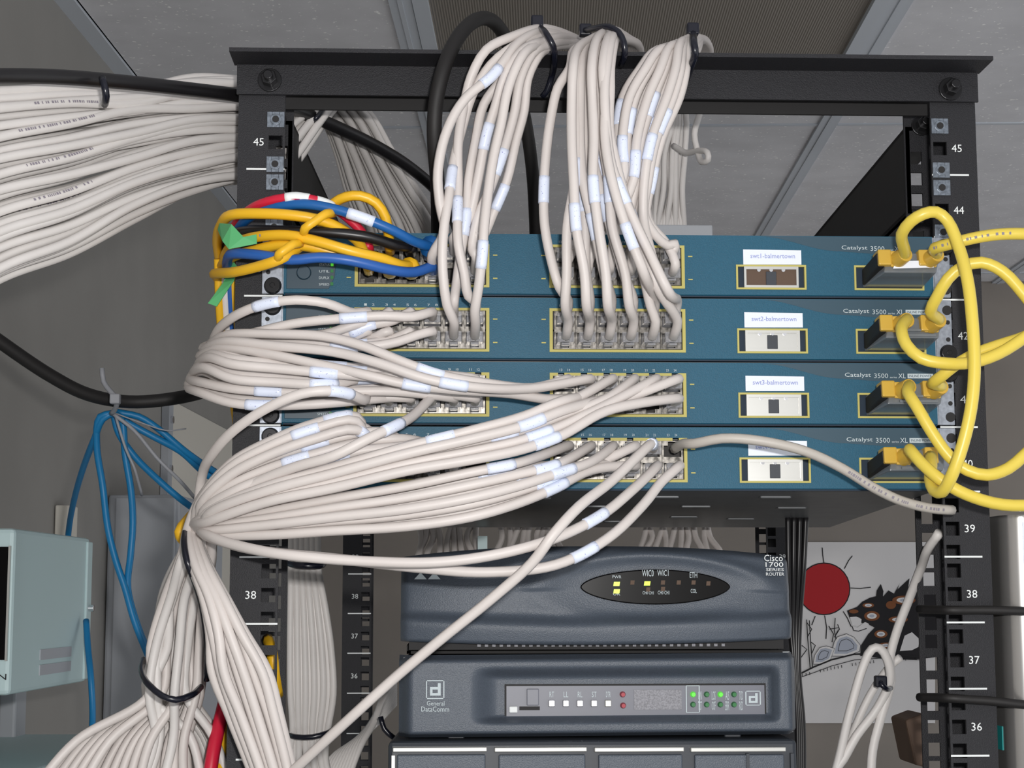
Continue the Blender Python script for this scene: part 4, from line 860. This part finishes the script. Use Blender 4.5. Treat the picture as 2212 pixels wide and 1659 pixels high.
for c in range(4):
    for r in range(2):
        px, py = 1497+c*29.5, 1500+r*22; a = W(px, py, yp); mb = MB(); mb.cyl(a, a+Vector((0, -.003, 0)), .0021, .0014, n=14); obj('led', mb, M['ledgreen' if (c, r) in ((0, 0), (2, 0)) else 'leddim'], modem)
for k, s_ in enumerate(('ON', 'TEST', 'LOS', 'OOF', 'AIS', 'ERR', 'TXD', 'RXD')):
    textpx(s_, 1510+(k//2)*29.5-2, 1512+(k % 2)*22, 1510+(k//2)*29.5+6, 1490+(k % 2)*22+3, yp-.0006, M['lettergrey'], pan, 'led_lettering')
q = MB()
for x0, y0, x1, y1 in ((1482, 1480.5, 1511, 1482), (1482, 1538, 1511, 1539.5), (1482, 1482, 1483.2, 1538), (1510, 1482, 1511.2, 1538)):
    a, b = W(x0, y1, yp-.0006), W(x1, y0, yp-.0006); q.box(a.x, b.x, yp-.0007, yp, a.z, b.z)
obj('led_outline', q, M['lettergrey'], modem)
def logo(x0, y0, x1, y1, Y, parent):        # the square maker's mark: a rounded outline with angular d shapes in it
    q = MB()
    def bar(a, b, c, d):
        p, r_ = W(x0+(x1-x0)*a, y0+(y1-y0)*d, Y), W(x0+(x1-x0)*c, y0+(y1-y0)*b, Y); q.box(p.x, r_.x, Y-.0004, Y+.0002, p.z, r_.z)
    for s_ in ((0, .06, .06, .94), (.94, .06, 1, .94), (.06, 0, .94, .06), (.06, .94, .94, 1), (.22, .5, .36, .68), (.22, .68, .80, .82), (.64, .16, .80, .68), (.22, .36, .64, .50)): bar(*s_)
    return obj('maker_mark', q, M['lettergrey'], parent)
ym = YD-.0185
logo(920, 1469, 960, 1510, ym, modem)
textpx('General', 922, 1524, 960, 1514, ym-.0004, M['lettergrey'], modem, 'maker_lettering'); textpx('DataComm', 910, 1537, 970, 1526, ym-.0004, M['lettergrey'], modem, 'maker_lettering')
logo(1610, 1492, 1643, 1524, yp-.0005, modem)
for px in (985, 1578):
    a = W(px, 1590, YD+.01); mb = MB(); mb.box(a.x-.006, a.x+.006, YD, YD+.02, a.z-.008, a.z+.004); obj('foot', mb, M['slatedark'], modem, bev=.001)
# third device with bright trim strips along its upper edge
YS = .045; C0, C1 = W(838, 1640, YS), W(1722, 1640, YS); czt = W(1300, 1600, YS).z
dev = thing('rack_device', 'dark grey device with bright trim strips, cut off by the bottom edge', 'network device', ((C0.x+C1.x)/2, YS+.1, czt-.09))
mb = MB(); mb.hexa([(C0.x, YS, czt-.09), (C1.x, YS, czt-.09), (C1.x+.006, YS+.25, czt-.09), (C0.x+.01, YS+.25, czt-.09), (C0.x, YS, czt), (C1.x, YS, czt), (C1.x+.006, YS+.25, czt), (C0.x+.01, YS+.25, czt)]); obj('case', mb, M['slatedark'], dev, bev=.003)
for x0, x1 in ((848, 1052), (1068, 1268), (1284, 1478), (1492, 1698)):
    a, b = W(x0, 1625, YS-.005), W(x1, 1614, YS-.005); mb = MB(); mb.box(a.x, b.x, YS-.005, YS+.001, a.z, a.z+.0032); obj('trim_strip', mb, M['trim'], dev, bev=.0006)
    mb = MB(); mb.box(a.x+.003, b.x-.001, YS-.003, YS+.001, czt-.086, a.z-.002); obj('door_panel', mb, M['slate'], dev, bev=.001)
for x0 in (846, 1612, 1708):
    a = W(x0, 1640, YS-.004); mb = MB(); mb.box(a.x, a.x+.0022, YS-.0045, YS, czt-.08, czt-.009); obj('edge_trim', mb, M['trim'] if x0 == 846 else M['slatedark'], dev)
# small coloured ends seen between the devices
for k, (px, py, w_, h_, c_, lb) in enumerate(((1208, 1411, 24, 9, 'box', 'pale blue plug end in the gap under the router'), (1264, 1409, 14, 9, 'yellow', 'yellow plug end in the gap under the router'), (1340, 1409, 16, 9, 'bluecord', 'blue plug end in the gap under the router'), (1138, 1598, 22, 8, 'box', 'left pale blue plug end in the gap under the modem'), (1200, 1597, 22, 8, 'box', 'right pale blue plug end in the gap under the modem'))):
    a = W(px, py, YD+.16); s_ = 1/FPX*(YD+.16+1.163); mb = MB(); mb.box(a.x-w_*s_/2, a.x+w_*s_/2, YD+.16, YD+.19, a.z-h_*s_, a.z+h_*s_); obj('plug_end', mb, M[c_], label=lb, cat='plug', bev=.0006)
cable('network_cable', 'white cable crossing the gap under the grey router', [(1150, 1415, .26), (1260, 1411, .26), (1340, 1409, .26), (1430, 1409, .26)], m='cablegrey', r=.0022)
mb = MB(); mb.prism([W(1236, 1580, .11), W(1335, 1577, .11), W(1328, 1600, .11), W(1300, 1598, .11)], (0, .004, 0)); obj('paper_slip', mb, M['white'], label='white paper slip tucked under the modem', cat='paper')
a = W(1410, 485, .2); b = W(1540, 508, .2); mb = MB(); mb.box(a.x, b.x, .2, .34, T(43)+.001, a.z); obj('junction_box', mb, M['boxgrey'], label='grey box lying on top of the topmost switch', cat='box', bev=.001)
# shelf rails carrying the devices
for nm, z_, lb in (('device_shelf', rzb-.0095, 'thin dark shelf under the grey router'), ('device_shelf', mzb-.0105, 'thin dark shelf under the modem')):
    mb = MB(); mb.box(A0.x+.004, A1.x-.002, YD+.02, YD+.26, z_, z_+.002); mb.box(A0.x+.004, A0.x+.007, YD+.02, YD+.26, z_, z_+.006)
    obj(nm, mb, M['rackdark'], label=lb, cat='shelf')
# ================================================================== THINGS ROUND THE RACK
# wall boxes at the left
hz = lambda y, b: (1292.6-y)/FPX*b
def ax(px, b): return (px-1178)/FPX*b
bx = thing('wall_box', 'pale green metal wall box with a black window, at the left edge', 'wall box', R(-.52, 1.55, hz(1497, 1.45)))
bodyb = slab(AL+.001, ax(28, 1.447), 1.447, 1.69, hz(1497, 1.447), hz(1140, 1.447)); obj('body', bodyb, M['box'], bx, bev=.004)
aw = ax(28, 1.447)
obj('window', slab(AL+.03, aw-.0035, 1.4455, 1.4475, hz(1422, 1.447), hz(1180, 1.447)), M['window'], bx)
obj('window_frame', slab(aw-.0042, aw-.0025, 1.4445, 1.448, hz(1424, 1.447), hz(1178, 1.447)), M['trim'], bx)
obj('cover_flange', slab(aw-.004, aw+.002, 1.675, 1.692, hz(1490, 1.447), hz(1150, 1.447)), M['box'], bx, bev=.001)
for b_, y_ in ((1.655, 1312), ):
    c = R(aw+.001, 1.684, hz(y_, 1.684)); mb = MB(); mb.cyl(c, c+rx*.006, .0035, n=12); obj('screw', mb, M['steel'], bx, bev=.0005)
for y0, y1 in ((1420, 1398), (1452, 1430)):
    st_ = obj('caption_strip', slab(aw-.0005, aw+.0009, 1.53, 1.63, hz(y0, 1.56), hz(y1, 1.56)), M['boxgrey'], bx)
mbn = R(aw-.0095, 1.4455, hz(1464, 1.447)); text('N', mbn, rx*.007, (0, 0, .005), M['ink2'], bx, 'box_lettering')
cb = thing('wall_cabinet', 'tall grey cabinet on the left wall behind the pale green box', 'cabinet', R(-.54, 2.45, hz(1640, 2.3)))
obj('body', slab(AL+.001, ax(384, 2.3), 2.3, 2.62, hz(1645, 2.3), hz(1068, 2.3)), M['boxgrey'], cb, bev=.004)
obj('door', slab(AL+.012, ax(384, 2.3)-.004, 2.294, 2.3, hz(1640, 2.3), hz(1074, 2.3)), M['boxgrey'], cb, bev=.002)
pn = thing('wall_panel', 'pale panel with a screwed metal edge strip on the left wall behind the blue cords', 'wall panel', R(AL+.005, 2.9, hz(1500, 2.7)))
obj('board', slab(AL+.0008, AL+.008, 2.64, 3.4, hz(1640, 2.64), hz(862, 2.64)), M['panel'], pn)
obj('edge_strip', slab(AL+.0008, AL+.012, 2.61, 2.64, hz(1640, 2.64), hz(862, 2.64)), M['boxgrey'], pn)
for y_ in (905, 1012):
    c = R(AL+.012, 2.625, hz(y_, 2.625)); mb = MB(); mb.cyl(c, c+rx*.004, .006, n=10); obj('screw', mb, M['steel'], pn)
obj('cable_duct', slab(AL+.001, AL+.018, 2.05, 2.09, hz(1164, 2.07), hz(1092, 2.07)), M['panel'], label='short white cable duct on the left wall above the pale box', cat='cable duct', bev=.002)
obj('conduit', slab(AL+.001, AL+.02, 1.86, 1.9, hz(1700, 1.88), hz(1470, 1.88)), M['boxgrey'], label='grey wall conduit running down below the pale green box', cat='conduit', bev=.003)
obj('low_wall_box', slab(AL+.001, ax(150, 1.6), 1.5, 1.9, hz(1760, 1.6), hz(1632, 1.6)), M['box'], label='top of a pale box at the lower left corner', cat='wall box', bev=.003)
# silver appliance with a rounded corner strapped to the right post
YCn = -.004; cl = W(2146, 1300, YCn+.03); rr = .0165; zt_ = W(2190, 1112, YCn).z; zb_ = zt_-.34; xe = cl.x+.09; dp = .10
can = thing('silver_appliance', 'silver appliance with a rounded corner and white label, strapped beside the right post', 'appliance', (cl.x+.045, YCn+.05, zb_))
prof = [(cl.x, YCn+dp), (cl.x, YCn+rr)]+[(cl.x+rr-rr*math.cos(t), YCn+rr-rr*math.sin(t)) for t in [math.pi/2*i/12 for i in range(1, 12)]]+[(cl.x+rr, YCn), (xe, YCn), (xe, YCn+dp)]
mb = MB(); mb.prism([(x, y, zb_) for x, y in prof], (0, 0, zt_-zb_)); o = obj('shell', mb, M['canister'], can)
o.data.shade_smooth(); o.data.set_sharp_from_angle(angle=math.radians(25))
def plate(name, x0, x1, ya, yb, m_, d=.0006):
    a, b_ = W(x0, yb, YCn), W(x1, ya, YCn); mb = MB(); mb.box(a.x, b_.x, YCn-d, YCn, a.z, b_.z); return obj(name, mb, M[m_], can)
plate('label', 2224, 2330, 1128, 1560, 'sticker'); plate('lower_band', 2224, 2330, 1566, 1720, 'boxgrey'); plate('printed_mark', 2226, 2246, 1562, 1616, 'tealmark', .001)
mb = MB(); a = W(2150, 1618, YCn+.03); mb.box(cl.x-.0006, cl.x+.0002, YCn+.02, YCn+.034, a.z, a.z+.016); obj('printed_mark', mb, M['tealmark'], can)
cc = Vector((cl.x+.05, YCn+.03, 0)); rr = .03
for py0, py1, lb in ((1316, 1320, 'upper black strap across the right post and silver appliance'), (1506, 1522, 'lower black strap across the right post and silver appliance')):
    a = W(1985, py0, .02); b = W(2050, py0+2, -.006); c = W(2140, (py0+py1)/2, -.0075); d = W(2212, py1, -.0085)
    P = [a, b.lerp(a, .3), b, b.lerp(c, .5), c, c.lerp(d, .5), d, d+Vector((.05, .0, 0))]
    cable('strap', lb, P, r=.003, m='blackmatt', cat='strap', n=8)
mb = MB(); mb.prism([W(1956, 1556, .3), W(1998, 1540, .3), W(2010, 1660, .3), W(1976, 1652, .3)], (0, .05, 0)); obj('pouch', mb, M['brown'], label='dark brown pouch behind the foot of the right post', cat='pouch', bev=.002)
# ================================================================== POSTER on the back wall
def PW(x, y, e=0): return RW(x, y, BW-.004-e)
mb = MB(); mb.prism([PW(1690, 1171), PW(2020, 1171), PW(2020, 1562), PW(1690, 1562)], ry*.002)
poster = thing('poster', 'white poster with a red sun over a dark beast and stones, behind the rack', 'poster', PW(1855, 1562))
obj('sheet', mb, M['paper'], poster)
LV = [0]
def ink(pts, m_, name='printed_shape', e=.001):
    LV[0] += .00004; q = MB(); q.add([PW(x, y, e+LV[0]) for x, y in pts], [tuple(range(len(pts)))]); return obj(name, q, M[m_], poster)
def circ(cx, cy, a, b=None, n=28): return [(cx+a*math.cos(2*math.pi*i/n), cy+(b or a)*math.sin(2*math.pi*i/n)) for i in range(n)]
def line(pts, wd=1.6, m_='ink2'):
    L_ = []; R_ = []
    for i, (x, y) in enumerate(pts):
        x0, y0 = pts[max(0, i-1)]; x1, y1 = pts[min(len(pts)-1, i+1)]; l = math.hypot(x1-x0, y1-y0) or 1; nx, ny = -(y1-y0)/l*wd/2, (x1-x0)/l*wd/2
        L_.append((x+nx, y+ny)); R_.append((x-nx, y-ny))
    ink(L_+R_[::-1], m_, 'printed_line')
Z8 = lambda pts: [(1600+x*.349, 1080+y*.349) for x, y in pts]
ink(circ(1780, 1272, 57), 'ink2'); ink(circ(1780, 1272, 54.5), 'sun', 'printed_sun')
for q in ([(515,388),(508,340),(505,295)], [(642,425),(668,375),(692,345)], [(680,545),(740,548),(806,540)], [(520,715),(532,790),(528,860)], [(462,718),(440,775)], [(635,690),(660,730),(685,785)], [(375,365),(392,402)]): line(Z8(q), 2)
beast = Z8([(658,685),(720,662),(752,630),(800,605),(838,596),(842,560),(868,520),(884,565),(880,600),(915,560),(950,580),(985,515),(970,555),(1045,485),(1035,560),(1100,540),(1240,530),(1300,560),(1300,960),(1110,985),(960,990),(740,965),(745,900),(790,830),(830,790),(790,770),(745,760),(740,730),(715,722),(676,735)])
ink(beast, 'ink2', 'printed_beast')
ink(Z8([(676,725),(715,722),(748,738),(745,770),(720,782),(690,775)]), 'paper'); ink(Z8([(690,782),(722,790),(770,755),(795,768),(780,795),(730,812),(700,808)]), 'paper'); line(Z8([(690,782),(700,808),(730,812),(780,795)]), 1.8)
ink(Z8([(985,935),(1015,840),(1060,818),(1105,860),(1100,910),(1060,930)]), 'paper')
for cx, cy, a, b in ((790, 652, 30, 12), (812, 718, 40, 24), (868, 830, 34, 20), (930, 650, 26, 20), (975, 740, 50, 16), (700, 690, 24, 10), (1010, 620, 60, 22), (900, 900, 40, 14)):
    ink(Z8(circ(cx, cy, a*1.2, b*1.25)), 'rust')
    if (cx, cy) != (700, 690) and cx != 930: ink(Z8(circ(cx, cy, a*.75, b*.75)), 'paper'); ink(Z8(circ(cx, cy, a*.4, b*.4)), 'stone')
for pts, sc in (([(560,965),(580,880),(600,848),(655,830),(700,850),(740,900),(735,935),(660,965)], .55), ([(450,1015),(460,960),(490,915),(530,905),(580,920),(556,985),(500,1015)], .5)):
    cx = sum(p[0] for p in pts)/len(pts); cy = sum(p[1] for p in pts)/len(pts)
    ink(Z8([(cx+(x-cx)*1.04, cy+(y-cy)*1.05) for x, y in pts]), 'ink2'); ink(Z8(pts), 'paper'); ink(Z8([(cx+(x-cx)*.8, cy+(y-cy)*.8) for x, y in pts]), 'stone'); line(Z8([(cx+(x-cx)*sc, cy+(y-cy)*sc) for x, y in pts+pts[:1]]), 1.2)
line(Z8([(350,1085),(450,1035),(560,990),(700,955),(860,950),(1000,960),(1110,975)]), 3.4); line(Z8([(355,1103),(455,1068),(565,1027),(705,990),(860,980),(1000,985),(1110,990)]), 1.5)
for k in range(34):
    if k % 9 in (4, 5): continue
    x = 360+k*22; y = 1085-(x-350)*.28+((x-350)**2)*.000175; line(Z8([(x, y), (x+2, y+18)]), 1.5)
for q in ([(408,740),(415,860),(430,1040)], [(425,745),(432,860),(445,1040)], [(410,760),(440,800),(412,850)], [(436,880),(462,900),(440,950)], [(378,900),(410,925),(370,980)], [(545,780),(575,830),(565,880)], [(585,730),(580,810),(590,860)], [(550,800),(610,790),(590,830)], [(600,770),(612,800),(580,850)]): line(Z8(q), 2)
